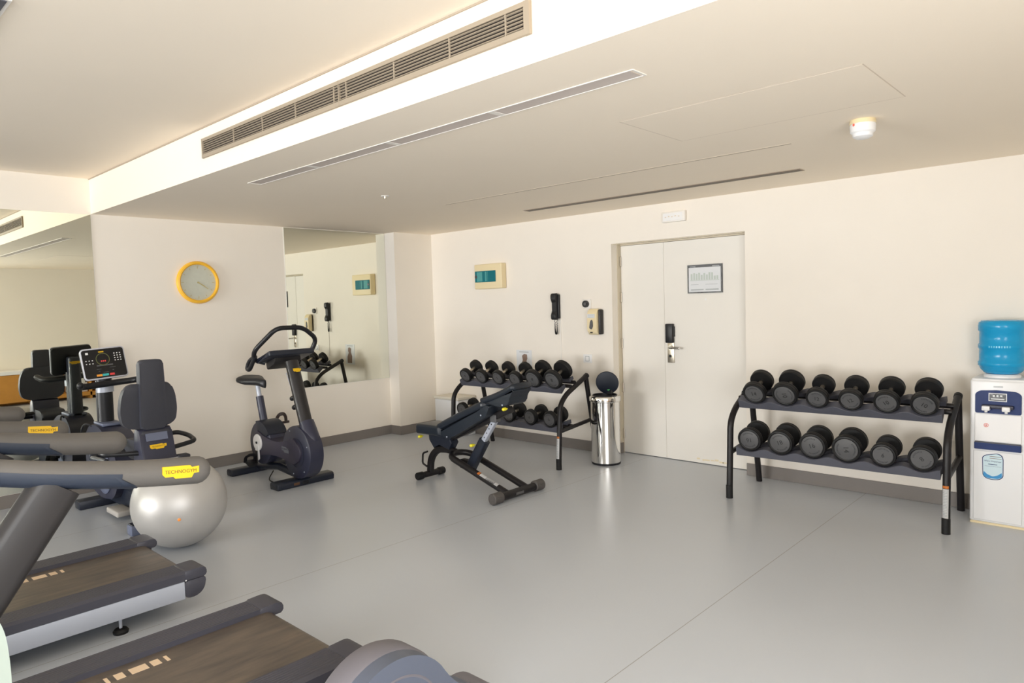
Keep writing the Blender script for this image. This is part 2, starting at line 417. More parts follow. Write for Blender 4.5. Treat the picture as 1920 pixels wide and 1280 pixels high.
# ---------------------------------------------------------------- things on the door wall
t = thing('framed_notice', 'white evacuation sheet in a thin dark frame hanging on the door', 'notice', (3.89, .15, 1.62))
bm = NB(); bx(bm, 3.715, 4.065, .137, .149, 1.622, 1.888); wpart('notice_frame', bm, BLKRIM, t)
bm = NB(); bx(bm, 3.729, 4.051, .1355, .138, 1.634, 1.862); nt_ = wpart('notice_sheet', bm, PAPER, t)
bm = NB()
for i in range(11):
    h = random.uniform(.03, .07); bx(bm, 3.750+.026*i, 3.768+.026*i, .1348, .1360, 1.745, 1.745+h)
bx(bm, 3.745, 4.035, .1348, .1360, 1.738, 1.743); spart('floor_plan_print', bm, GREENL, t, nt_)
bm = NB(); bm.free()
for a in ((3.75, 3.88, 1.648, 1.66), (3.90, 4.03, 1.648, 1.66), (3.75, 3.83, 1.70, 1.704), (3.90, 4.02, 1.70, 1.704), (3.74, 3.80, 1.868, 1.874), (3.97, 4.04, 1.868, 1.874)):
    bm = NB(); bx(bm, a[0], a[1], .1340 if a[2] > 1.8 else .1348, .1360, a[2], a[3]); spart('caption_print', bm, PAPERB, t, nt_)

t = thing('exit_light', 'small white emergency light plate above the door', 'emergency light', (3.67, 0, 2.29))
bm = NB(); bx(bm, 3.550, 3.79, -.035, -.001, 2.292, 2.388, .006, 2); wpart('housing', bm, FRAMEW, t)
bm = NB(); bx(bm, 3.565, 3.765, -.038, -.034, 2.306, 2.374, .001, 1); wpart('lens', bm, WHITE, t)
bm = NB()
for i in range(5): bx(bm, 3.585+.034*i, 3.600+.034*i, -.0395, -.0375, 2.335+(.004 if i % 2 else 0), 2.343+(.006 if i % 2 else 0))
wpart('lens_mark', bm, LINE2, t)

t = thing('breaker_box', 'cream consumer unit with teal see-through door on the wall above the left rack', 'fuse box', (1.26, 0, 1.75))
bm = NB(); bx(bm, 1.045, 1.49, -.085, -.001, 1.755, 2.045, .012, 3); wpart('housing', bm, CREAM, t)
bm = NB(); bx(bm, 1.062, 1.40, -.094, -.084, 1.835, 1.965, .004, 1); p = wpart('cover_window', bm, TEAL, t)
bm = NB(); bx(bm, 1.10, 1.19, -.0955, -.093, 1.845, 1.955); bx(bm, 1.235, 1.26, -.0955, -.093, 1.845, 1.955); bx(bm, 1.275, 1.28, -.0955, -.093, 1.845, 1.955); spart('breaker_switch_row', bm, TEALL, t, p)
bm = NB(); lathe(bm, [(.02, 0), (.02, .003), (0, .003)], (1.085, -.0965, 1.90), 'Y', 14); spart('cover_latch', bm, NAVYD, t, p)

t = thing('wall_telephone', 'black wall telephone with hanging coiled cord left of the door', 'telephone', (2.24, 0, 1.40))
bm = NB(); bx(bm, 2.205, 2.275, -.03, -.001, 1.40, 1.66, .006, 2); wpart('wall_cradle', bm, BLACKP, t)
bm = NB(); prism(bm, smoothpoly([(-.03, 1.675), (-.075, 1.665), (-.078, 1.60), (-.055, 1.58), (-.055, 1.47), (-.078, 1.45), (-.074, 1.39), (-.03, 1.385)], .012), 2.20, 2.262, 'YZ', .006, 2); wpart('handset', bm, BLACKP, t)
bm = NB()
N = 220
def coil(u):
    q = u*2-1
    return V(2.232 + .016*math.cos(u*PI)*1.0, -.03, 1.395 - .165*(1-q*q)**.6)
pts = []
for i in range(N):
    u = i/(N-1); c_ = coil(u); a = u*2*PI*34
    pts.append(c_ + V(math.cos(a)*.006, math.sin(a)*.006, 0))
sweep(bm, pts, circ(.0028, 5)); wpart('coiled_cord', bm, BLACKP, t)
bm = NB(); bx(bm, 2.272, 2.280, -.008, -.0005, .86, 1.40); wpart('cable_trunking', bm, PAPERB if False else FRAMEW, t)

t = thing('thermostat', 'small round black dial on a white plate left of the soap dispenser', 'thermostat', (2.635, 0, 1.5))
bm = NB(); bx(bm, 2.585, 2.685, -.012, -.001, 1.50, 1.60, .004, 2); wpart('wall_plate', bm, FRAMEW, t)
bm = NB(); lathe(bm, [(0, 0), (.036, 0), (.036, .022), (.030, .028), (0, .028)], (2.630, -.038, 1.549), 'Y', 28); d_ = wpart('dial', bm, BLACKP, t)
bm = NB(); lathe(bm, [(0, 0), (.017, 0), (.017, .004), (0, .004)], (2.630, -.041, 1.549), 'Y', 20); spart('dial_centre', bm, FACE, t, d_)

t = thing('soap_dispenser', 'yellowed cream hand sanitiser dispenser beside the door frame', 'soap dispenser', (2.75, 0, 1.22))
bm = NB(); bx(bm, 2.715, 2.838, -.06, -.001, 1.235, 1.49, .012, 3); wpart('back_plate', bm, POST, t)
bm = NB(); prism(bm, smoothpoly([(-.03, 1.225), (-.085, 1.245), (-.095, 1.30), (-.09, 1.45), (-.07, 1.495), (-.03, 1.50)], .02), 2.695, 2.812, 'YZ', .014, 3); p = wpart('cover', bm, CREAM, t)
bm = NB(); prism(bm, smoothpoly([(2.722, 1.30), (2.735, 1.37), (2.752, 1.39), (2.766, 1.37), (2.770, 1.32), (2.752, 1.285)], .012), -.0985, -.09, 'XZ'); spart('level_window', bm, FACE, t, p)
bm = NB(); bx(bm, 2.70, 2.79, -.0965, -.088, 1.405, 1.445); spart('paper_label', bm, PAPER, t, p)
bm = NB()
for z in (1.437, 1.426, 1.414): bx(bm, 2.708, 2.782, -.0972, -.096, z-.002, z+.002)
spart('label_writing', bm, PAPERB, t, p)
bm = NB(); bx(bm, 2.73, 2.76, -.0945, -.088, 1.250, 1.262, .002, 1); spart('lock_slot', bm, INK, t, p)

t = thing('wall_socket', 'small white wall socket below the thermostat, above the waste bin', 'socket', (2.63, 0, .93))
bm = NB(); bx(bm, 2.572, 2.682, -.010, -.001, .935, 1.022, .003, 2); wpart('wall_plate', bm, WHITE, t)
bm = NB(); bx(bm, 2.600, 2.652, -.0125, -.009, .950, 1.004, .001, 1); wpart('socket_rim', bm, PAPERB, t)
bm = NB(); bx(bm, 2.606, 2.646, -.014, -.0095, .956, .998, .001, 1); wpart('socket_insert', bm, WHITE, t)

t = thing('instruction_poster', 'small white exercise sheet taped to the wall behind the left dumbbells', 'poster', (1.72, 0, .78))
bm = NB(); bx(bm, 1.615, 1.845, -.004, -.001, .75, 1.045); wpart('sheet', bm, PAPER, t)
bm = NB(); prism(bm, [(1.69, .77), (1.68, .87), (1.71, .93), (1.70, .98), (1.73, 1.0), (1.775, .995), (1.78, .95), (1.765, .92), (1.80, .86), (1.80, .77)], -.0052, -.0035); wpart('figure_print', bm, PAPERBR, t)
bm = NB(); bx(bm, 1.66, 1.80, -.0052, -.0035, 1.018, 1.028); wpart('heading_print', bm, PAPERB, t)

# ---------------------------------------------------------------- wall clock
cy_, cz_ = -2.895, 1.875
t = thing('wall_clock', 'round yellow-rimmed wall clock with grey-green dial on the left wall', 'clock', (0, cy_, cz_))
bm = NB(); lathe(bm, [(.178, .002), (.206, .002), (.210, .02), (.200, .038), (.186, .042), (.176, .034), (.176, .002)], (0, cy_, cz_), 'X', 56); wpart('rim', bm, CLOCKY, t)
bm = NB(); lathe(bm, [(0, .004), (.177, .004), (.177, .016), (0, .016)], (0, cy_, cz_), 'X', 48); dl = wpart('dial', bm, DIAL, t)
bm = NB()
for i in range(12):
    a = i*PI/6; rr = .150
    bm2 = Matrix.Rotation(a, 3, 'X'); box(bm, Vector((.0165, cy_, cz_)) + bm2 @ Vector((0, 0, rr)), (.001, .007, .016 if i % 3 else .026), rot=bm2)
    for q in range(1, 5):
        m2 = Matrix.Rotation(a+q*PI/30, 3, 'X'); box(bm, Vector((.0165, cy_, cz_)) + m2 @ Vector((0, 0, .163)), (.001, .002, .006), rot=m2)
spart('hour_marks', bm, mat('faint_numerals', (.50, .45, .24), .6), t, dl)
def hand(name, ang, ln, wd, x):
    bm = NB(); m2 = Matrix.Rotation(ang, 3, 'X'); box(bm, Vector((x, cy_, cz_)) + m2 @ Vector((0, 0, ln/2-.01)), (.0015, wd, ln), rot=m2); wpart(name, bm, GOLD, t)
hand('hour_hand', -math.radians(122), .085, .009, .019); hand('minute_hand', -math.radians(124), .125, .006, .021)
bm = NB(); lathe(bm, [(0, .016), (.008, .016), (.008, .024), (0, .024)], (0, cy_, cz_), 'X', 14); wpart('hub', bm, GOLD, t)

# ---------------------------------------------------------------- ceiling fittings
# long return-air grille on the fascia
VX0, VX1, VZ0, VZ1 = 2.357, 5.225, 2.588, 2.712
t = thing('air_grille', 'long dark slatted air grille along the white fascia', 'vent', (3.79, YS, 2.588))
bm = NB(); bx(bm, VX0, VX1, YS-.003, YS-.001, VZ0+.01, VZ1-.01) if False else bx(bm, VX0+.01, VX1-.01, YS-.003, YS-.001, VZ0+.01, VZ1-.01); wpart('dark_backing', bm, DARK, t)
bm = NB()
fb = .019
bx(bm, VX0, VX1, YS-.016, YS-.003, VZ1-fb, VZ1); bx(bm, VX0, VX1, YS-.016, YS-.003, VZ0, VZ0+fb+.003); bx(bm, VX0, VX0+.014, YS-.0155, YS-.003, VZ0, VZ1); bx(bm, VX1-.028, VX1+.001, YS-.0165, YS-.002, VZ0-.001, VZ1+.001)
wpart('grille_frame', bm, GREYL, t)
nsl = 6; zz0, zz1 = VZ0+fb+.003, VZ1-fb
for i in range(nsl):
    z = zz0 + (zz1-zz0)*(i+.5)/nsl
    bm = NB(); box(bm, ((VX0+VX1)/2, YS-.0095, z), (VX1-VX0-.02, .007, .0030), rot=Matrix.Rotation(math.radians(-18), 3, 'X')); wpart('slat', bm, GREYL, t)
bm = NB()
for x in (2.806, 3.168, 3.535, 3.908, 4.017, 4.399, 4.776, 5.10): bx(bm, x-.003, x+.003, YS-.013, YS-.006, zz0, zz1)
bx(bm, 3.954, 3.958, YS-.0175, YS-.004, VZ0, VZ1); wpart('mullion', bm, GREYL, t)

def strip(name, label, cat, x0, x1, y0, y1, z, fm, dm, divs, e=.005):
    t = thing(name, label, cat, ((x0+x1)/2, (y0+y1)/2, z))
    bm = NB(); bx(bm, x0, x1, y0, y0+e, z-.004, z-.0005); bx(bm, x0, x1, y1-e, y1, z-.004, z-.0005); bx(bm, x0, x0+e*2, y0, y1, z-.0038, z-.0005); bx(bm, x1-e*2, x1, y0, y1, z-.0038, z-.0005)
    wpart('trim_frame', bm, fm, t)
    xs = [x0+e] + list(divs) + [x1-e]
    for a, b_ in zip(xs, xs[1:]):
        bm = NB(); bx(bm, a+.018, b_-.018, y0+e, y1-e, z-.002, z-.0008); wpart('diffuser', bm, dm, t)
    for d in divs:
        bm = NB(); bx(bm, d-.018, d+.018, y0+e, y1-e, z-.0035, z-.0006); wpart('joiner', bm, fm, t)
    return t
strip('strip_light', 'long recessed strip light in four sections nearest the fascia', 'ceiling light', 2.26, 5.45, -3.462, -3.362, H1, FRAMEW, DIFF, (3.038, 3.862, 4.661))
t = thing('air_slot', 'long dark linear air slot in the low ceiling close to the door wall', 'vent', (3.76, -.70, H1))
bm = NB(); bx(bm, 2.43, 5.09, -.745, -.645, H1-.004, H1-.0006); wpart('slot_frame', bm, LINE, t)
bm = NB(); bx(bm, 2.44, 5.08, -.738, -.700, H1-.0055, H1-.002); bx(bm, 2.44, 5.08, -.692, -.652, H1-.0055, H1-.002); wpart('slot_vane', bm, BROWNSL, t)
t = thing('ceiling_track', 'thin closed slot line in the middle of the low ceiling', 'ceiling slot', (3.82, -1.6, H1))
bm = NB(); bx(bm, 2.28, 5.36, -1.63, -1.60, H1-.0012, H1-.0005); wpart('slot_cover', bm, CEIL, t)
bm = NB(); bx(bm, 2.28, 5.36, -1.618, -1.604, H1-.0018, H1-.0006); wpart('slot_gap', bm, LINE, t)
t = thing('access_hatch', 'large flush rectangular access panel in the ceiling near the smoke detector', 'ceiling hatch', (5.53, -2.5, H1))
bm = NB(); bx(bm, 4.955, 6.105, -2.83, -2.185, H1-.0008, H1-.0004); wpart('joint', bm, LINE2, t)
bm = NB(); bx(bm, 4.961, 6.099, -2.824, -2.191, H1-.0014, H1-.0005); wpart('hatch_panel', bm, CEIL, t)
t = thing('ceiling_slot', 'dark slot with pale rim in the high ceiling at the top left corner', 'ceiling light', (2.6, -5.16, H2))
bm = NB(); bx(bm, 1.2, 3.75, -5.24, -5.115, H2-.008, H2-.0005); wpart('slot_frame', bm, FRAMEW, t)
bm = NB(); bx(bm, 1.21, 3.74, -5.23, -5.13, H2-.012, H2-.006); wpart('slot_lens', bm, SHELF, t)
# smoke detector
sx_, sy_ = 5.83, -1.87
t = thing('smoke_detector', 'white round smoke detector on the low ceiling right of the hatch', 'smoke detector', (sx_, sy_, H1))
bm = NB(); lathe(bm, [(0, H1-.0005), (.060, H1-.0005), (.064, H1-.018), (.062, H1-.022), (0, H1-.022)], (sx_, sy_, 0), 'Z', 36); wpart('base', bm, CREAM, t)
bm = NB(); lathe(bm, [(0, H1-.022), (.060, H1-.022), (.062, H1-.030), (.060, H1-.062), (.050, H1-.070), (.048, H1-.086), (.030, H1-.096), (0, H1-.098)], (sx_, sy_, 0), 'Z', 36); c_ = wpart('sensor_head', bm, WHITE, t)
bm = NB(); box(bm, (sx_-.028, sy_-.053, H1-.030), (.010, .012, .012), .002, 1); spart('indicator', bm, RED, t, c_)
t = thing('sprinkler', 'tiny pale sprinkler rosette on the low ceiling above the square mirror', 'sprinkler', (2.364, -2.346, H1))
bm = NB(); lathe(bm, [(0, H1-.0005), (.035, H1-.0005), (.030, H1-.006), (0, H1-.006)], (2.364, -2.346, 0), 'Z', 20); wpart('rosette', bm, FRAMEW, t)
bm = NB(); lathe(bm, [(0, H1-.006), (.010, H1-.006), (.008, H1-.02), (.016, H1-.022), (0, H1-.024)], (2.364, -2.346, 0), 'Z', 14); wpart('nozzle', bm, STEEL, t)

# ---------------------------------------------------------------- dumbbells
def dumbbell_parts(root, R, txt, ang, hl, w_=.045):
    """local frame: axis along y, front face at y=0 facing -y, centre of the bar at z=0; hl = full length"""
    for k_, (y0, sgn) in enumerate(((0, 1), (hl, -1))):
        bm = NB(); s_ = sgn
        lathe(bm, [(0, .004), (R*.80, .004), (R*.86, 0), (R*.96, .002), (R, .010), (R, .020), (R*.985, .023), (R*.985, .027), (R, .030), (R, w_), (R*.95, w_+.007), (R*.5, w_+.010), (.020, w_+.012), (0, w_+.012)], (0, 0, 0), 'Z', 40)
        m_ = Matrix.Translation((0, y0, 0)) @ Matrix.Rotation(-PI/2*s_, 4, 'X')
        bmesh.ops.transform(bm, matrix=m_, verts=bm.verts)
        h_ = obj('weight_head', bm, RUBBER, root)
        bm = NB(); lathe(bm, [(0, .0015), (R*.74, .0015), (R*.78, .004), (R*.78, .006), (0, .006)], (0, 0, 0), 'Z', 36)
        bmesh.ops.transform(bm, matrix=m_, verts=bm.verts)
        obj('face_plate', bm, FACE, h_)
        if k_ == 0 and txt:
            bm = NB(); text_bm(bm, txt, R*.50, Matrix.Translation((0, .0012, 0)) @ Matrix.Rotation(ang, 4, 'Y') @ Matrix.Rotation(PI/2, 4, 'X'))
            obj('weight_number', bm, INK, h_)
            for a0, a1, nn in ((math.radians(50), math.radians(130), 9), (math.radians(230), math.radians(310), 9)):
                bm = NB()
                for i in range(nn):
                    a = a0+(a1-a0)*i/(nn-1)
                    box(bm, (math.cos(a)*R*.60, .0012, math.sin(a)*R*.60), (R*.055, .001, R*.10), rot=Matrix.Rotation(-(a-PI/2), 3, 'Y'))
                m2 = Matrix.Rotation(ang, 4, 'Y'); bmesh.ops.transform(bm, matrix=m2, verts=bm.verts)
                obj('ring_lettering', bm, FACERING, h_)
    bm = NB(); tube(bm, [(0, w_+.008, 0), (0, hl*.5, 0), (0, hl-w_-.008, 0)], .0165, 16)
    obj('chrome_handle', bm, STEEL, root)
def dumbbell(x, y, z, tilt, R, txt, ang, hl, label, group, rz=0.0):
    t = thing('dumbbell', label, 'dumbbell', (x, y, z), 0, group)
    t.rotation_euler = (tilt, 0, rz)
    dumbbell_parts(t, R, txt, ang, hl)
    return t

# ---------------------------------------------------------------- dumbbell racks
def rack(loc, rz, W, label, xs_top, xs_bot):
    """local: x across, y=0 at the front feet, depth to +y"""
    t = thing('dumbbell_rack', label, 'dumbbell rack', loc, rz, 'two-tier dumbbell racks along the door wall')
    for s_ in (-1, 1):
        x = s_*W/2; r = .024
        bm = NB(); tube(bm, [(x, 0, .0), (x, .035, .60), (x, .13, .695), (x, .46, .845)], r, 16, .09); fr = obj('front_post', bm, BLACK, t)
        bm = NB(); lathe(bm, [(.0262, 0), (.0262, .10), (.0245, .102), (0, .102)], (x, 0, 0), 'Z', 20); obj('rubber_sleeve', bm, RUBBER, fr)
        bm = NB(); tube(bm, [(x, .45, .84), (x, .62, .0)], r, 16); obj('back_leg', bm, BLACK, t)
        bm = NB(); tube(bm, [(x, .02, .355), (x, .545, .405)], .019, 14); obj('side_rail', bm, BLACK, t)
        bm = NB(); lathe(bm, [(0, -.006), (.022, -.006), (.027, 0), (.027, .03), (0, .032)], (0, 0, 0), 'Z', 18, None)
        bmesh.ops.transform(bm, matrix=Matrix.Translation((x, .470, .849)) @ Matrix.Rotation(math.radians(115), 4, 'X'), verts=bm.verts); obj('end_cap', bm, RUBBER, t)
    # warning sticker on the right front post
    def stick(z0, z1, m_, nm):
        bm = NB(); N = 10; A = []; B = []
        for i in range(N+1):
            a = -PI/2 - .95 + 1.6*i/N
            for zz, Lx in ((z0, A), (z1, B)): Lx.append(bm.verts.new((W/2+.0248*math.cos(a), .035*zz/.60+.0248*math.sin(a), zz)))
        for i in range(N): bm.faces.new((A[i], A[i+1], B[i+1], B[i]))
        r_ = bmesh.ops.solidify(bm, geom=bm.faces[:], thickness=.0006)
        return obj(nm, bm, m_, fr)
    stick(.105, .295, WHITE, 'warning_sticker'); stick(.298, .315, ORANGE, 'orange_sticker_band')
    bm = NB()
    for i in range(17):
        z = .118+.010*i; a = -PI/2-.15
        box(bm, (W/2+.0256*math.cos(a), .035*z/.6+.0256*math.sin(a), z), (.022, .0008, .0035))
    obj('sticker_print', bm, PAPERB, fr)
    def tray(y0, z0, tilt, dep, xs, nm):
        N = 132; half = W/2-.040
        amp = .032
        xs = sorted(xs)
        def hh(x):
            # scallops: dip at each dumbbell, crest between
            d = min(abs(x-q) for q in xs); h = .118
            return amp*min(1, (1-math.cos(PI*min(d/h, 1)))/2)
        ct, st = math.cos(tilt), math.sin(tilt)
        top = None
        for a0, a1, zb, nn_ in ((0, .080, -.036, '_front'), (dep-.065, dep, -.010, '_rear')):
            bm = NB(); rings = []
            for i in range(N+1):
                x = -half+2*half*i/N; h = hh(x)
                loc_ = [(a0, zb), (a0, h-.003), (a0+.004, h), (a1-.004, h), (a1, h-.003), (a1, -.012 if zb < -.02 else zb)]
                rings.append([bm.verts.new((x, y0+a*ct-b_*st, z0+a*st+b_*ct)) for a, b_ in loc_])
            m_ = len(rings[0])
            for A, B in zip(rings, rings[1:]):
                for j in range(m_): bm.faces.new((A[j], A[(j+1) % m_], B[(j+1) % m_], B[j]))
            bm.faces.new(rings[0]); bm.faces.new(rings[-1][::-1])
            obj(nm+nn_+'_saddle', bm, SHELF, t, smooth=25)
        for dy, r_ in ((.11, .018), (dep-.045, .018)):
            bm = NB(); tube(bm, [(-W/2, y0+dy*ct+.02*st, z0+dy*st-.020*ct), (W/2, y0+dy*ct+.02*st, z0+dy*st-.020*ct)], r_, 12); obj('support_bar', bm, BLACK, t)
    tray(.105, .735, math.radians(27), .225, xs_top, 'upper_shelf')
    tray(.045, .372, math.radians(10), .215, xs_bot, 'lower_shelf')
    return t
def place(rackt, xl, top, R, txt, ang, label, group):
    tilt = math.radians(27) if top else math.radians(10)
    hl = (.225 if top else .215)
    y0, z0 = (.105, .735) if top else (.045, .372)
    # the heads sit in the trough of the shelf
    yl = y0 - R*math.sin(tilt) - .002*math.cos(tilt); zl = z0 + (R+.003)*math.cos(tilt)
    yl += .012*math.cos(tilt); zl += .012*math.sin(tilt)
    rz = rackt.rotation_euler.z; p = rackt.matrix_basis if False else None
    c, s_ = math.cos(rz), math.sin(rz)
    X = rackt.location.x + c*xl - s_*yl; Y = rackt.location.y + s_*xl + c*yl
    return dumbbell(X, Y, zl, tilt, R, txt, ang, hl, label, group, rz)

# right rack
RR = math.radians(2.2); RW = 1.46
xr_t = [-.558, -.325, -.095, .133, .362, .590]; xr_b = [-.585, -.350, -.117, .115, .350, .585]
rackR = rack((5.265, -.725, 0), RR, RW, 'black two-tier dumbbell rack right of the door beside the water dispenser', xr_t, xr_b)
gT = 'rubber dumbbells on the right rack'
dr = math.radians
for x, R, s_, a, lb in ((xr_t[0], .089, '14', -8, 'black dumbbell marked 14, upper shelf of right rack, end nearest the door'),
        (xr_t[1], .095, '10', 80, 'large black dumbbell with sideways number, second on upper shelf of right rack'),
        (xr_t[2], .080, '12', 6, 'small black dumbbell marked upright 12, upper shelf of right rack'),
        (xr_t[3], .082, '12', -28, 'black dumbbell marked slanting 12, fourth on upper shelf of right rack'),
        (xr_t[4], .084, '10', -24, 'black dumbbell marked 10 rising to the right, fifth on upper shelf of right rack'),
        (xr_t[5], .085, '10', 30, 'black dumbbell marked 10 falling to the right, upper shelf of right rack nearest the dispenser')):
    place(rackR, x, True, R, s_, dr(a), lb, gT)
for x, R, s_, a, lb in ((xr_b[0], .092, '16', 172, 'black dumbbell with upside-down number, lower shelf of right rack nearest the door'),
        (xr_b[1], .094, '18', -20, 'black dumbbell marked 18, second on lower shelf of right rack'),
        (xr_b[2], .096, '16', -18, 'black dumbbell marked 16, third on lower shelf of right rack'),
        (xr_b[3], .099, '14', 85, 'largest black dumbbell, number sideways, fourth on lower shelf of right rack'),
        (xr_b[4], .083, '6', 5, 'black dumbbell marked 6, fifth on lower shelf of right rack'),
        (xr_b[5], .087, '8', -40, 'black dumbbell marked 8, lower shelf of right rack nearest the dispenser')):
    place(rackR, x, False, R, s_, dr(a), lb, gT)
# left rack
xl_t = [-.60, -.360, -.115, .125, .370, .620]; xl_b = [-.632, -.42, -.18, .055, .345, .595]
rackL = rack((2.135, -.83, 0), 0.0, RW+.02, 'black two-tier dumbbell rack between the corner pier and the waste bin', xl_t, xl_b)
gL = 'rubber dumbbells on the left rack'
for x, R, s_, a, lb in ((xl_t[0], .076, '4', 10, 'small black dumbbell at the pier end of the left rack upper shelf'),
        (xl_t[1], .077, '4', 20, 'small black dumbbell second from the pier on the left rack upper shelf'),
        (xl_t[2], .077, '5', -20, 'small black dumbbell third from the pier on the left rack upper shelf'),
        (xl_t[3], .078, '5', 0, 'small black dumbbell above the bench headrest, left rack upper shelf'),
        (xl_t[4], .094, '8', 15, 'large black dumbbell second from the bin end of the left rack upper shelf'),
        (xl_t[5], .098, '8', 0, 'largest black dumbbell at the bin end of the left rack upper shelf')):
    place(rackL, x, True, R, s_, dr(a), lb, gL)
for x, R, s_, a, lb in ((xl_b[0], .074, '2', 0, 'small black dumbbell at the pier end of the left rack lower shelf'),
        (xl_b[1], .074, '2', 10, 'small dumbbell hidden behind the bench back, second on the left rack lower shelf'),
        (xl_b[2], .076, '3', 0, 'small dumbbell behind the bench headrest, third on the left rack lower shelf'),
        (xl_b[3], .077, '3', -10, 'small black dumbbell right beside the bench headrest, left rack lower shelf'),
        (xl_b[4], .077, '6', 10, 'small black dumbbell second from the bin end of the left rack lower shelf'),
        (xl_b[5], .078, '6', -10, 'black dumbbell at the bin end of the left rack lower shelf, by the front post')):
    place(rackL, x, False, R, s_, dr(a), lb, gL)

# ---------------------------------------------------------------- waste bin
BX, BY = 3.075, -.345
t = thing('waste_bin', 'polished chrome waste bin with open black lid beside the door', 'bin', (BX, BY, 0))
bm = NB(); lathe(bm, [(0, 0), (.140, 0), (.142, .02), (0, .02)], (BX, BY, 0), 'Z', 40); wpart('rubber_base', bm, BLACKP, t)
bm = NB(); lathe(bm, [(.140, .018), (.140, .615), (.134, .615), (.134, .018)], (BX, BY, 0), 'Z', 56); wpart('chrome_body', bm, CHROME, t)
bm = NB(); lathe(bm, [(.141, .605), (.150, .612), (.152, .645), (.144, .662), (.122, .664), (.122, .650), (.134, .645), (.134, .605)], (BX, BY, 0), 'Z', 56); wpart('top_ring', bm, CHROME, t)
bm = NB(); lathe(bm, [(0, .60), (.125, .60), (.125, .655), (.118, .672), (.112, .672), (.110, .61), (0, .61)], (BX, BY, 0), 'Z', 40); wpart('inner_bucket', bm, BLACKP, t)
bm = NB(); lathe(bm, [(0, 0), (.100, 0), (.112, .006), (.114, .012), (.108, .020), (.06, .027), (0, .029)], (0, 0, 0), 'Z', 48)
m_ = Matrix.Translation((BX-.03, BY+.09, .672+.106)) @ Matrix.Rotation(dr(24), 4, 'Z') @ Matrix.Rotation(dr(100), 4, 'X')
bmesh.ops.transform(bm, matrix=m_ @ Matrix.Scale(1, 4), verts=bm.verts); ld = wpart('lid', bm, NAVYD, t)
bm = NB(); prism(bm, smoothpoly([(-.011, 0), (0, .02), (.011, 0), (.008, -.01), (-.008, -.01)], .006), -.003, .0005, 'XY'); bmesh.ops.scale(bm, vec=(1.3, 1.3, 1), verts=bm.verts); bmesh.ops.transform(bm, matrix=m_ @ Matrix.Translation((.01, -.062, 0.0255)), verts=bm.verts); 
spart('recycling_mark', bm, GREENM, t, ld)
bm = NB(); bx(bm, BX-.04, BX+.02, BY+.085, BY+.12, .655, .70, .004, 1); wpart('lid_hinge', bm, BLACKP, t)

# ---------------------------------------------------------------- white box by the pier
t = thing('storage_box', 'low white lidded box on the floor behind the left rack beside the pier', 'box', (.70, -.16, 0))
bm = NB(); bx(bm, .50, .92, -.30, -.02, 0, .44, .012, 3); wpart('body', bm, WHITEMET, t)
bm = NB(); bx(bm, .49, .93, -.31, -.016, .44, .475, .01, 3); wpart('lid', bm, mat('pale_lid', (.74, .70, .60), .5), t)

# ---------------------------------------------------------------- water dispenser and bottle
wx0, wx1, wy0, wy1 = 6.062, 6.375, -.335, -.02
t = thing('water_dispenser', 'white floor-standing water dispenser with navy tap panel at right edge', 'water dispenser', (6.22, -.18, 0))
bm = NB(); bx(bm, wx0, wx1, wy0+.006, wy1, .012, .975, .014, 4); bx(bm, wx0+.005, wx1-.005, wy0+.012, wy1-.005, .96, .985, .01, 2); body = wpart('cabinet', bm, WHITEMET, t)
bm = NB(); bx(bm, wx0+.004, wx1-.004, wy0+.008, wy1, 0, .014); wpart('base_trim', bm, CREAM, t)
bm = NB(); prism(bm, smoothpoly([(wx0+.030, .755), (wx0+.030, .885), (wx0+.055, .905), (wx0+.155, .912), (wx1-.055, .905), (wx1-.030, .885), (wx1-.030, .755)], .012), wy0-.002, wy0+.01); pn = wpart('tap_panel', bm, BLUEW, t)
bm = NB(); bx(bm, wx0+.105, wx0+.205, wy0-.0045, wy0, .838, .892); spart('display_rim', bm, WHITE, t, pn)
bm = NB(); bx(bm, wx0+.109, wx0+.201, wy0-.0055, wy0-.001, .842, .888); spart('display', bm, SCREEN, t, pn)
bm = NB()
for i in range(3): bx(bm, wx0+.128+.02*i, wx0+.140+.02*i, wy0-.0062, wy0-.005, .868, .880)
bx(bm, wx0+.118, wx0+.192, wy0-.0062, wy0-.005, .850, .857); spart('display_marks', bm, PAPER, t, pn)
bm = NB(); bx(bm, wx0+.07, wx1-.07, wy0-.03, wy0+.002, .790, .815, .006, 2); spart('tap_bar', bm, NAVY, t, pn)
for x in (wx0+.095, wx0+.205):
    bm = NB(); bx(bm, x-.022, x+.022, wy0-.052, wy0-.012, .778, .808, .005, 2); tube(bm, [(x, wy0-.03, .78), (x, wy0-.03, .765)], .009, 10); wpart('tap', bm, WHITE, t)
bm = NB(); bx(bm, wx0+.028, wx1-.028, wy0-.004, wy0+.008, .565, .752, .003, 1); wpart('splash_panel', bm, WHITE, t)
bm = NB(); lathe(bm, [(.0105, 0), (.013, 0), (.013, .002), (.0105, .002)], (wx0+.093, wy0-.006, .675), 'Y', 20); box(bm, (wx0+.093, wy0-.005, .675), (.003, .002, .016)); box(bm, (wx0+.093, wy0-.005, .675), (.012, .002, .003)); wpart('warning_mark', bm, RED, t)
bm = NB(); bx(bm, wx0+.028, wx1-.028, wy0-.016, wy0+.004, .512, .560, .003, 1); dt = wpart('drip_tray', bm, BLUEW, t)
bm = NB(); bx(bm, wx0+.030, wx1-.030, wy0-.018, wy0+.004, .556, .562, .001, 1); spart('tray_edge', bm, SHELF, t, dt)
bm = NB(); bx(bm, wx0+.022, wx1-.022, wy0-.001, wy0+.008, .03, .50, .003, 1); wpart('lower_door', bm, WHITEMET, t)
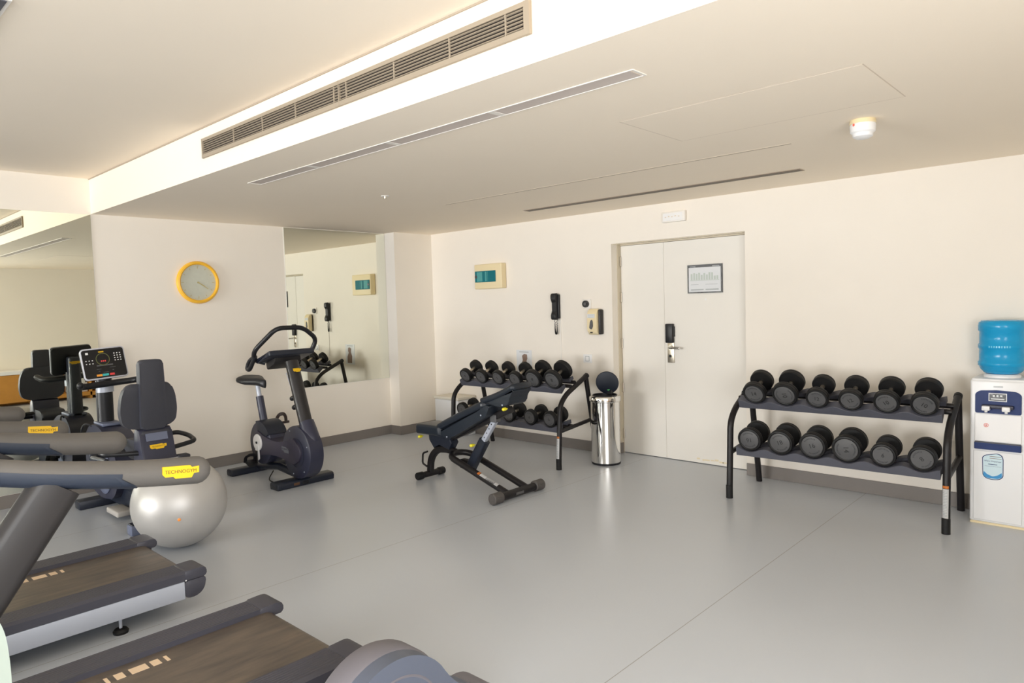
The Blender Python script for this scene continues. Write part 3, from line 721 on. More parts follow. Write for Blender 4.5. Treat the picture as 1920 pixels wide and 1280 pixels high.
sp = smoothpoly([(wx0+.075, .335), (wx0+.072, .46), (wx0+.090, .475), (wx0+.158, .492), (wx0+.183, .478), (wx0+.190, .455), (wx0+.190, .335), (wx0+.170, .315), (wx0+.130, .309), (wx0+.095, .315)], .014)
bm = NB(); prism(bm, sp, wy0-.0025, wy0-.0005); stk = wpart('round_sticker', bm, BLUEW, t)
cxx, czz = wx0+.131, .400
bm = NB(); prism(bm, [(cxx+(a-cxx)*.93, czz+(b_-czz)*.95) for a, b_ in sp], wy0-.0032, wy0-.001); spart('sticker_field', bm, mat('pale_blue_field', (.55, .70, .76), .4), t, stk)
bm = NB(); mt_ = Matrix.Translation((cxx, wy0-.0034, .435)) @ Matrix.Rotation(PI/2, 4, 'X'); text_bm(bm, 'Water Dispenser', .0135, mt_); bx(bm, cxx-.025, cxx+.025, wy0-.0037, wy0-.0030, .412, .416); bx(bm, cxx-.045, cxx+.045, wy0-.0037, wy0-.0030, .400, .4012); spart('sticker_writing', bm, BLUEW, t, stk)
bm = NB(); bx(bm, cxx-.018, cxx+.048, wy0-.0037, wy0-.0030, .453, .456); bx(bm, cxx-.018, cxx+.048, wy0-.0037, wy0-.0030, .466, .469); spart('sticker_box', bm, PAPERBR, t, stk)
bm = NB(); prism(bm, smoothpoly([(cxx-.052, .335), (cxx-.05, .365), (cxx-.03, .345), (cxx, .333), (cxx+.03, .345), (cxx+.05, .365), (cxx+.052, .335), (cxx+.03, .320), (cxx-.03, .320)], .008), wy0-.0039, wy0-.0031); spart('sticker_wave', bm, mat('wave_blue', (.02, .25, .55), .4), t, stk)
bm = NB(); mt_ = Matrix.Translation((wx0+.155, wy0+.004, .935)) @ Matrix.Rotation(PI/2, 4, 'X'); bx(bm, wx0+.130, wx0+.182, wy0+.0035, wy0+.006, .930, .9335); bx(bm, wx0+.130, wx0+.182, wy0+.0035, wy0+.006, .9355, .938); wpart('maker_plate', bm, PAPERB, t)
bm = NB(); lathe(bm, [(0, .984), (.105, .984), (.105, .998), (.095, 1.008), (0, 1.008)], (6.218, -.165, 0), 'Z', 40); wpart('bottle_collar', bm, WHITE, t)
t = thing('water_bottle', 'large blue translucent water bottle upside down on the dispenser', 'water bottle', (6.218, -.165, 1.008))
bm = NB()
prof = [(0, 1.0085), (.085, 1.0085), (.105, 1.016), (.125, 1.040), (.133, 1.060), (.139, 1.066), (.139, 1.088), (.133, 1.094), (.132, 1.175), (.139, 1.184), (.139, 1.205), (.132, 1.214), (.132, 1.292), (.139, 1.302), (.140, 1.335), (.136, 1.355), (.120, 1.368), (.06, 1.370), (0, 1.366)]
lathe(bm, prof, (6.218, -.165, 0), 'Z', 56); wpart('bottle_body', bm, BOTTLE, t, smooth=50)
bm = NB()
for i in range(9):
    a = -PI/2 - .42 + .105*i
    bb_ = Matrix.Rotation(a+PI/2, 3, 'Z'); box(bm, (6.218+.1395*math.cos(a), -.165+.1395*math.sin(a), 1.195), (.008, .002, .014), .001, 1, rot=bb_)
wpart('moulded_lettering', bm, mat('pale_blue_moulding', (.12, .55, .80), .25), t)

# ---------------------------------------------------------------- exercise ball
cb = V(2.13, -3.99, .298)
bm = NB(); N = 40
prof = []
for i in range(N+1):
    a = -PI/2 + PI*i/N; prof.append((.299*math.cos(a), max(.299*math.sin(a), -.2975)))
prof[0] = (0, -.2975); prof[-1] = (0, .299)
lathe(bm, prof, (0, 0, 0), 'Z', 72); 
for v in bm.verts:   # shallow moulded ribs
    pass
bmesh.ops.transform(bm, matrix=Matrix.Rotation(dr(0), 4, 'X'), verts=bm.verts)
ball = obj('exercise_ball', bm, PEARL, smooth=60); ball.location = cb
tag(ball, 'pearly silver exercise ball on the floor between the treadmill and the recumbent bike', 'exercise ball')
camp = Vector((6.9566, -5.8259, 1.5775))
o_, dvec = camp, None
def px_dir(px, py): return (fw*1295.1 + rt*(px-960) + up*(640-py)).normalized()
d_ = px_dir(336, 974); oc = camp-cb; bq = oc.dot(d_); tq = -bq-math.sqrt(max(bq*bq-(oc.dot(oc)-.299**2), 0)); hit = camp+d_*tq-cb
bm = NB(); lathe(bm, [(0, 0), (.010, 0), (.010, .003), (.006, .005), (0, .005)], (0, 0, 0), 'Z', 20)
bmesh.ops.transform(bm, matrix=Matrix.Translation(hit*.9985) @ hit.to_track_quat('Z', 'Y').to_matrix().to_4x4(), verts=bm.verts); obj('valve_plug', bm, ORANGE, ball)

# ---------------------------------------------------------------- badge helper (yellow maker's badge)
def badge_poly(L, H):
    return [(-L/2, -H*.1), (-L/2, H*.5), (L*.25, H*.5), (L*.30, H*.34), (L/2, H*.40), (L/2, -H*.12), (L*.36, -H*.16), (L*.30, -H*.5), (-L*.15, -H*.5), (-L*.2, -H*.34), (-L*.42, -H*.34)]
def badge(root, part, pos, xdir, normal, L, H, writing=True):
    """flat yellow badge with the maker's name, at world pos, facing normal"""
    n_ = Vector(normal).normalized(); x_ = Vector(xdir).normalized(); y_ = n_.cross(x_).normalized(); x_ = y_.cross(n_)
    Mx = Matrix((x_, y_, n_)).transposed().to_4x4(); Mx.translation = Vector(pos)
    bm = NB(); prism(bm, badge_poly(L, H), -.004, .0012, 'XY'); bmesh.ops.transform(bm, matrix=Mx, verts=bm.verts)
    o = spart('yellow_badge', bm, YEL, root, part); o['label'] = 'yellow badge with the maker name'
    if writing:
        bm = NB(); text_bm(bm, 'TECHNOGYM', H*.40, Mx @ Matrix.Translation((0, H*.04, .0016)) @ Matrix.Scale(1.0, 4, (1, 0, 0)))
        k = mat_ink
        bmesh.ops.translate(bm, vec=-Vector(root.location), verts=bm.verts)
        obj('badge_writing', bm, k, part)
mat_ink = mat('badge_ink', (.10, .06, .005), .5)

# ---------------------------------------------------------------- upright exercise bike
BYc = -2.60
t = thing('upright_bike', 'navy upright exercise bike with looped handlebar in front of the left wall', 'exercise bike', (1.0, BYc, 0))
def bike_y(a): return BYc + a
# feet
bm = NB(); prism(bm, smoothpoly([(1.255, .0), (1.255, .05), (1.275, .066), (1.375, .066), (1.392, .05), (1.392, .0)], .01, 3), BYc-.285, BYc+.28, 'XZ', .006, 2); f1 = wpart('front_foot', bm, NAVYD, t)
bm = NB(); bx(bm, 1.388, 1.400, BYc-.05, BYc+.02, .012, .042, .004, 1); spart('foot_clip', bm, BLACKP, t, f1)
bm = NB(); bx(bm, 1.390, 1.3935, BYc-.13, BYc-.075, .018, .040); spart('foot_sticker', bm, mat('brown_sticker', (.12, .06, .03), .5), t, f1)
bm = NB(); prism(bm, smoothpoly([(.42, .0), (.42, .05), (.44, .064), (.515, .064), (.535, .05), (.535, .0)], .01, 3), BYc-.29, BYc+.27, 'XZ', .006, 2); wpart('rear_foot', bm, NAVYD, t)
bm = NB(); tube(bm, [(.50, BYc, .05), (.9, BYc, .10), (1.32, BYc, .06)], .035, 12); wpart('floor_beam', bm, NAVYD, t)
# rear drum
bm = NB(); lathe(bm, [(0, -.09), (.185, -.09), (.203, -.078), (.205, -.06), (.205, .06), (.203, .078), (.185, .09), (0, .09)], (.715, BYc, .315), 'Y', 56); wpart('rear_drum', bm, NAVY, t)
bm = NB(); lathe(bm, [(0, -.085), (.226, -.085), (.236, -.079), (.238, -.068), (.238, .042), (.236, .052), (.22, .06), (0, .06)], (1.368, BYc, .305), 'Y', 64); fd = wpart('front_drum', bm, NAVY, t)
bm = NB()
for a in (115, 20, 200, 255, 310):
    lathe(bm, [(0, 0), (.006, 0), (.006, .004), (0, .004)], (1.368+.205*math.cos(dr(a)), BYc-.0885, .305+.205*math.sin(dr(a))), 'Y', 8)
spart('cover_screw', bm, SILVER, t, fd)
# bridge cover joining the drums, a waisted side plate
bm = NB()
pl = []
for i in range(13):
    u = i/12; pl.append((.70+.66*u, .405+.03*(2*u-1)**2*1.0 - .05*math.sin(PI*u)*.7))
lo_ = [(.70+.66*u, .215-.02*(1-2*u)**2+.02*math.sin(PI*u)) for u in [1-i/12 for i in range(13)]]
rr_ = [(1.36+.11*math.sin(PI*i/10), .31+.10*math.cos(PI*i/10)) for i in range(1, 10)]
rl_ = [(.70-.10*math.sin(PI*i/10), .31-.10*math.cos(PI*i/10)) for i in range(1, 10)]
prism(bm, pl+rr_+lo_+rl_, BYc-.104, BYc+.104, 'XZ', .006, 2); br = wpart('side_bridge', bm, mat('plum_navy_plastic', (.040, .036, .058), .42), t)
bm = NB(); lathe(bm, [(.128, 0), (.132, 0), (.132, .004), (.128, .004)], (1.375, BYc-.0885, .305), 'Y', 48)
spart('cover_groove', bm, NAVYD, t, br)
bm = NB()
mt_ = Matrix.Translation((1.22, BYc-.1062, .315)) @ Matrix.Rotation(PI/2, 4, 'X')
prism(bm, [(-.062, .0), (-.062, .028), (.02, .026), (.028, .016), (.062, .016), (.062, -.026), (-.02, -.026), (-.028, -.010), (-.055, -.010)], 0, .0008, 'XY'); bmesh.ops.transform(bm, matrix=mt_, verts=bm.verts); spart('embossed_badge', bm, mat('grey_emboss', (.13, .135, .16), .4), t, br)
bm = NB(); text_bm(bm, 'TECHNOGYM', .021, mt_ @ Matrix.Translation((0, .006, .001))); spart('embossed_writing', bm, NAVYD, t, br)
# top cover of rear drum
bm = NB(); pts = [(.715+.215*math.cos(dr(a)), .315+.215*math.sin(dr(a))) for a in range(28, 112, 6)] + [(.715+.12*math.cos(dr(a)), .315+.12*math.sin(dr(a))) for a in range(106, 24, -6)]
prism(bm, pts, BYc-.096, BYc+.096, 'XZ', .008, 2); wpart('drum_top_cover', bm, NAVYD, t)
# seat
bm = NB(); tube(bm, [(.655, BYc, .47), (.58, BYc, .745)], .036, 18); wpart('seat_tube', bm, NAVY, t)
bm = NB(); tube(bm, [(.585, BYc, .72), (.545, BYc, .875)], .022, 16); wpart('chrome_seat_post', bm, SILVER, t)
bm = NB()
sd = [(.34, .10), (.355, .125), (.40, .135), (.46, .12), (.53, .075), (.60, .045), (.66, .036), (.69, .02)]
rings = []
for x, hw in [(.322, .085)]+sd+[(.70, .012)]:
    zt = .925 + (.012 if x < .42 else 0) - (.02*max(0, (x-.6)/.1)); rings.append([bm.verts.new((x, BYc+hw*math.cos(a), zt-.036+.042*(abs(math.sin(a))**.6)*(1 if math.sin(a) > 0 else -1)*(1 if math.sin(a) > 0 else .9))) for a in [2*PI*k/16 for k in range(16)]])
for A, B in zip(rings, rings[1:]):
    for j in range(16): bm.faces.new((A[j], A[(j+1) % 16], B[(j+1) % 16], B[j]))
bm.faces.new(rings[0]); bm.faces.new(rings[-1]); st_ = wpart('saddle', bm, BLACKP, t, smooth=60)
bm = NB(); bx(bm, .49, .61, BYc-.03, BYc+.03, .852, .872, .004, 1); spart('saddle_clamp', bm, BLACK, t, st_)
# column
c0, c1 = V(1.47, BYc, .42), V(1.215, BYc, 1.11)
bm = NB(); sweep(bm, [c0, c1], circ(.050, 20, .062), up=(0, 1, 0)); co_ = wpart('handlebar_column', bm, POST, t)
ax = (c1-c0).normalized(); nrm = V(ax.z, 0, -ax.x)
bm = NB()
for s_ in (-1, 1):
    tube(bm, [c0+V(-.035, s_*.030, .16)-nrm*.02, c1+V(-.03, s_*.030, -.10)-nrm*.02], .004, 6)
spart('chrome_rail', bm, SILVER, t, co_)
badge(t, co_, c0+ax*(.86*(c1-c0).length)+nrm*.0635*1.0, (0, 1, 0), nrm, .075, .034, False)
bm = NB(); sweep(bm, [V(1.545, BYc, .36), V(1.535, BYc, .39), V(1.51, BYc, .43), V(1.465, BYc, .50), V(1.425, BYc, .575)], circ(.066, 24, .072), up=(0, 1, 0), scales=[.35, .75, .98, 1, .93]); wpart('column_boot', bm, NAVY, t)
for z in (.815, .735):
    u = (z-c0.z)/(c1.z-c0.z); p = c0+(c1-c0)*u
    bm = NB(); tube(bm, [p-nrm*.04, p-nrm*.115], .011, 10); tube(bm, [p-nrm*.105, p-nrm*.135], .023, 12, 0, True); wpart('adjust_knob', bm, BLACKP, t)
# console tray
bm = NB()
e0 = V(1.235, 0, 1.205); e1 = V(.96, 0, 1.10)
prism(bm, smoothpoly([(1.245, 1.175), (1.235, 1.222), (.995, 1.135), (.99, 1.095)], .01, 3), BYc-.225, BYc+.225, 'XZ', .012, 3); cs = wpart('console', bm, NAVYD, t)
bm = NB(); prism(bm, smoothpoly([(1.16, 1.19), (1.15, 1.10), (1.0, 1.03), (.98, 1.10)], .02, 3), BYc-.13, BYc+.13, 'XZ', .01, 2); spart('console_underside', bm, POST, t, cs)
bm = NB(); prism(bm, [(1.21, 1.2145), (1.208, 1.2185), (1.01, 1.1445), (1.01, 1.1395)], BYc-.17, BYc+.17); spart('console_glass', bm, SCREEN, t, cs)
# looped handlebar: one continuous tube over the console plus two forward horns
bm = NB()
pts = [(1.0, BYc-.18, 1.10), (.90, BYc-.255, 1.07), (.955, BYc-.275, 1.13), (1.15, BYc-.245, 1.30), (1.235, BYc-.13, 1.415), (1.235, BYc+.13, 1.415), (1.235, BYc+.255, 1.29), (1.16, BYc+.245, 1.20), (1.0, BYc+.18, 1.10)]
pts = [(1.02, BYc-.15, 1.10), (.97, BYc-.235, 1.13), (1.06, BYc-.275, 1.22), (1.225, BYc-.14, 1.418), (1.235, BYc+.12, 1.415), (1.22, BYc+.265, 1.30), (1.18, BYc+.23, 1.19)]
tube(bm, pts, .021, 14, .07); hb = wpart('looped_handlebar', bm, BLACKP, t)
bm = NB(); tube(bm, [(1.02, BYc-.245, 1.165), (.92, BYc-.255, 1.04), (.86, BYc-.25, 1.045), (.90, BYc-.245, 1.12), (1.0, BYc-.235, 1.165)], .020, 12, .04); spart('grip_horn', bm, BLACKP, t, hb)
bm = NB(); tube(bm, [(1.0, BYc+.225, 1.15), (.92, BYc+.235, 1.05), (.86, BYc+.23, 1.045), (.90, BYc+.225, 1.10), (1.0, BYc+.19, 1.13)], .020, 12, .04); spart('grip_horn', bm, BLACKP, t, hb)
bm = NB(); tube(bm, [(.97, BYc-.235, 1.125), (1.01, BYc-.12, 1.115)], .014, 10); spart('handlebar_brace', bm, BLACKP, t, hb)
# cranks and pedals
bm = NB(); lathe(bm, [(0, 0), (.075, 0), (.080, .006), (.078, .014), (0, .014)], (.715, BYc-.118, .325), 'Y', 32)
prism(bm, smoothpoly([(.68, .30), (.745, .30), (.752, .17), (.72, .15), (.70, .17)], .015), BYc-.124, BYc-.112); ck = wpart('crank_cover', bm, WHITE, t)
bm = NB(); lathe(bm, [(0, 0), (.012, 0), (.012, .004), (0, .004)], (.715, BYc-.1265, .325), 'Y', 10); spart('crank_bolt', bm, INK, t, ck)
bm = NB(); bx(bm, .70, .735, BYc-.135, BYc-.125, .13, .25, .003, 1); spart('crank_arm', bm, BLACK, t, ck)
def pedal(px_, py_, pz_, tilt_, m_=BLACKP):
    bm = NB(); vs = box(bm, (0, 0, 0), (.10, .085, .024), .006, 2); 
    hoop = [(-.03, -.042, .0), (-.035, -.045, .05), (-.01, -.02, .085), (.0, .02, .085), (-.015, .043, .05), (-.02, .042, 0)]
    sweep(bm, fillet(hoop, .03), rrect(.017, .0022, .002, 1), up=(1, 0, 0))
    bmesh.ops.transform(bm, matrix=Matrix.Translation((px_, py_, pz_)) @ Matrix.Rotation(tilt_, 4, 'Y'), verts=bm.verts); return bm
wpart('pedal', pedal(.715, BYc-.185, .140, dr(20)), BLACKP, t)
wpart('pedal', pedal(.70, BYc+.17, .475, dr(-10)), mat('brown_black_plastic', (.035, .022, .018), .5), t)
bm = NB(); tube(bm, [(.71, BYc+.115, .325), (.70, BYc+.125, .47), (.70, BYc+.15, .475)], .012, 8, .02); wpart('far_crank', bm, BLACK, t)
bm = NB(); tube(bm, [(.9, BYc-.06, .07), (.95, BYc-.14, .012), (1.05, BYc-.16, .006), (1.20, BYc-.13, .006), (1.28, BYc-.12, .02)], .005, 8, .05); wpart('power_cable', bm, BLACKP, t)

# ---------------------------------------------------------------- recumbent bike
RY = -3.91
t = thing('recumbent_bike', 'navy recumbent bike with high-backed seat facing the large mirror', 'exercise bike', (1.0, RY, 0))
bm = NB(); bx(bm, .47, .60, RY-.28, RY+.26, 0, .07, .01, 2); wpart('front_foot', bm, NAVYD, t)
bm = NB(); bx(bm, 1.57, 1.67, RY-.245, RY+.235, 0, .075, .012, 2); rf = wpart('rear_foot', bm, BLUEG, t)
bm = NB(); bx(bm, 1.575, 1.665, RY-.235, RY+.225, .073, .079, .002, 1); spart('foot_top', bm, NAVYD, t, rf)
bm = NB(); prism(bm, smoothpoly([(.50, .04), (.50, .14), (.9, .20), (1.60, .16), (1.66, .06), (1.60, .03)], .03), RY-.05, RY+.05, 'XZ', .01, 2); wpart('main_beam', bm, NAVYD, t)
bm = NB(); prism(bm, smoothpoly([(.20, .30), (.22, .56), (.36, .66), (.58, .665), (.92, .52), (1.02, .30), (.88, .10), (.55, .06), (.30, .12)], .12, 6), RY-.105, RY+.105, 'XZ', .014, 3); hs = wpart('drive_housing', bm, NAVY, t)
bm = NB(); lathe(bm, [(0, 0), (.17, 0), (.185, .008), (.185, .014), (0, .014)], (.66, RY-.121, .30), 'Y', 48); spart('housing_disc', bm, BLUEG, t, hs)
bm = NB(); lathe(bm, [(0, 0), (.17, 0), (.185, .008), (.185, .014), (0, .014)], (.66, RY+.107, .30), 'Y', 48); spart('housing_disc', bm, BLUEG, t, hs)
bm = NB(); bx(bm, .36, .60, RY-.075, RY+.075, .655, .68, .006, 2); spart('housing_top', bm, BLUEG, t, hs)
for s_, a in ((-1, 200), (1, 20)):
    ca, sa = math.cos(dr(a))*.16, math.sin(dr(a))*.16
    bm = NB(); tube(bm, [(.66, RY+s_*.13, .33), (.66+ca, RY+s_*.14, .33+sa)], .013, 8); cr = wpart('crank_arm', bm, SILVER, t)
    bm = pedal(.66+ca, RY+s_*.195, .33+sa, dr(-35)); wpart('pedal', bm, BLACKP, t)
# column and console
k0, k1 = V(.43, RY, .64), V(.45, RY, 1.10)
bm = NB(); sweep(bm, [V(.445, RY, .60), V(.452, RY, .95), V(.445, RY, 1.06)], circ(.060, 20, .040), up=(1, 0, 0)); cl = wpart('console_column', bm, BLACKP, t)
bm = NB(); bx(bm, .36, .455, RY-.05, RY+.05, .55, 1.205, .02, 3); fc = wpart('column_front_cover', bm, NAVYD, t)
badge(t, fc, (.357, RY, 1.15), (0, -1, 0), (-1, 0, 0), .085, .028, False)
bm = NB(); lathe(bm, [(0, .93), (.066, .93), (.066, .985), (0, .985)], (0, 0, 0), 'Z', 24)
bmesh.ops.transform(bm, matrix=Matrix.Translation((.464, RY, 0)) @ Matrix.Diagonal((.72, 1.0, 1, 1)), verts=bm.verts); spart('silver_collar', bm, SILVER, t, cl)
# console: tilted slab; face points to the rider (+x) and slightly up
Rc = Matrix.Rotation(dr(-14), 3, 'Y') @ Matrix.Rotation(dr(3), 3, 'X')
cc = V(.48, RY-.0, 1.175)
def cpt(a, b_, c): return cc + Rc @ V(c, a, b_)
def cslab(hw, hh, c0_, c1_, r, nm, m_, par, bev=.004):
    bm = NB(); prism(bm, rrect(hw, hh, r), c0_, c1_, 'YZ', bev, 2)
    bmesh.ops.transform(bm, matrix=Matrix.Translation(cc) @ Rc.to_4x4(), verts=bm.verts)
    return wpart(nm, bm, m_, t) if par is None else spart(nm, bm, m_, t, par)
con = cslab(.166, .132, -.035, .0, .03, 'console', BLACKP, None, .008)
cslab(.168, .134, -.006, .008, .028, 'console_bezel', mat('console_silver', (.55, .56, .62), .35), con, .003)
gl = cslab(.159, .122, .006, .0095, .02, 'console_glass', SCREEN, con, .0)
def cmark(nm, m_, items):
    bm = NB()
    for a, b_, w_, h_ in items:
        vs = box(bm, (.0098, a, b_), (.0012, w_, h_))
    bmesh.ops.transform(bm, matrix=Matrix.Translation(cc) @ Rc.to_4x4(), verts=bm.verts); spart(nm, bm, m_, t, con)
cmark('console_key', ORK, [(-.055+.0, -.100, .042, .018)]); cmark('console_key', CYAN, [(-.008, -.100, .048, .018)]); cmark('console_key', REDK, [(.042, -.100, .036, .018)])
cmark('console_keypad', WHITE, [(.085+.022*i, .075-.020*j, .009, .008) for i in range(3) for j in range(4)] + [(-.135+.024*i, .03-.026*j, .009, .007) for i in range(3) for j in range(2)] + [(-.12, .092, .020, .018)])
cmark('reading_ledge', FACE, [(-.0, -.018, .125, .010)])
cmark('console_print', FACE, [(-.05, -.048, .035, .004), (.055, -.040, .045, .004), (-.05, -.065, .012, .006), (.055, -.065, .012, .006), (0, -.078, .04, .003)])
cmark('console_badge', YEL, [(-.012, .098, .04, .010)])
bm = NB(); lathe(bm, [(.047, .0095), (.053, .0095), (.053, .0115), (.047, .0115)], (0, 0, 0), 'Z', 36); bmesh.ops.transform(bm, matrix=Matrix.Translation(cc) @ Rc.to_4x4() @ Matrix.Translation((0, -.008, .035)) @ Matrix.Rotation(PI/2, 4, 'Y'), verts=bm.verts); spart('dial_ring', bm, OLIVE, t, con)
cmark('readout', REDK, [(-.020, .018, .009, .012), (-.006, .018, .009, .012), (.008, .018, .009, .012)])
bm = NB(); tube(bm, [(.66, RY-.235, 1.02), (.56, RY-.21, .995), (.53, RY-.08, 1.0), (.53, RY+.10, 1.01), (.58, RY+.205, 1.02), (.68, RY+.225, 1.04)], .026, 12, .06, True); wpart('front_handlebar', bm, BLACKP, t)
# seat
bm = NB(); prism(bm, smoothpoly([(RY-.15, .735), (RY-.205, .77), (RY-.22, .86), (RY-.205, .98), (RY-.165, 1.065), (RY+.135, 1.065), (RY+.17, .98), (RY+.18, .86), (RY+.165, .77), (RY+.11, .735)], .06, 6), 1.44, 1.50, 'YZ', .018, 3); bk = wpart('backrest', bm, PADG, t)
bm = NB(); prism(bm, smoothpoly([(RY-.095, .725), (RY-.082, 1.24), (RY+.082, 1.24), (RY+.095, .725)], .03, 5), 1.465, 1.535, 'YZ', .014, 3); spart('headrest_spine', bm, PADG, t, bk)
bm = NB(); prism(bm, smoothpoly([(1.18, .52), (1.16, .60), (1.22, .635), (1.46, .64), (1.50, .72), (1.55, .72), (1.535, .50), (1.30, .49)], .03, 4), RY-.105, RY+.105, 'XZ', .02, 3); wpart('seat_cushion', bm, PADG, t)
bm = NB(); prism(bm, smoothpoly([(1.40, .46), (1.44, .73), (1.535, .73), (1.63, .44), (1.60, .40), (1.45, .40)], .03, 4), RY-.115, RY+.115, 'XZ', .01, 2); sh = wpart('seat_shell', bm, NAVY, t)
bm = NB(); prism(bm, [(1.537, .69), (1.555, .70), (1.570, .645), (1.557, .645)], RY-.075, RY+.075, 'XZ'); spart('shell_recess', bm, BLUEG, t, sh)
sl = V(.29, 0, .095).normalized(); nn = V(.95, 0, .31)
badge(t, sh, (1.5825, RY-.0, .60), (0, 1, .02), nn, .115, .036, True)
bm = NB(); prism(bm, smoothpoly([(.95, .20), (1.0, .30), (1.45, .46), (1.64, .44), (1.66, .15), (1.55, .14)], .05, 4), RY-.06, RY+.06, 'XZ', .012, 2); wpart('seat_rail', bm, NAVYD, t)
bm = NB(); prism(bm, [(1.30, .405), (1.32, .43), (1.60, .445), (1.62, .415)], RY+.062, RY+.10, 'XZ', .006, 2); bx(bm, 1.56, 1.62, RY-.06, RY+.14, .488, .504, .006, 2); lv = wpart('seat_adjust_lever', bm, SILVER, t)
bm = NB(); bx(bm, 1.55, 1.63, RY+.12, RY+.21, .484, .514, .012, 3); spart('lever_grip', bm, PADG, t, lv)
for s_ in (-1, 1):
    bm = NB(); tube(bm, [(1.50, RY+s_*.09, .555), (1.46, RY+s_*.24, .565), (1.44, RY+s_*.325, .575), (1.30, RY+s_*.335, .60), (1.20, RY+s_*.28, .625), (1.26, RY+s_*.16, .62)], .018, 12, .05, True); wpart('seat_handle', bm, BLACKP, t)
bm = NB(); bx(bm, .98, 1.02, RY-.30, RY-.04, .47, .545, .012, 3) ; tube(bm, [(1.05, RY-.06, .50), (1.05, RY-.30, .50), (1.40, RY-.30, .52)], .018, 10, .06, True); wpart('side_step', bm, NAVYD, t)
bm = NB(); bx(bm, .95, 1.20, RY-.19, RY-.07, .03, .075, .014, 3); wpart('foot_plate', bm, STEPM, t)
bm = NB(); tube(bm, [(.44, RY-.07, .62), (.36, RY-.14, .68), (.30, RY-.16, .60), (.30, RY-.13, .52)], .008, 8, .06); wpart('sensor_cable', bm, BLACKP, t)

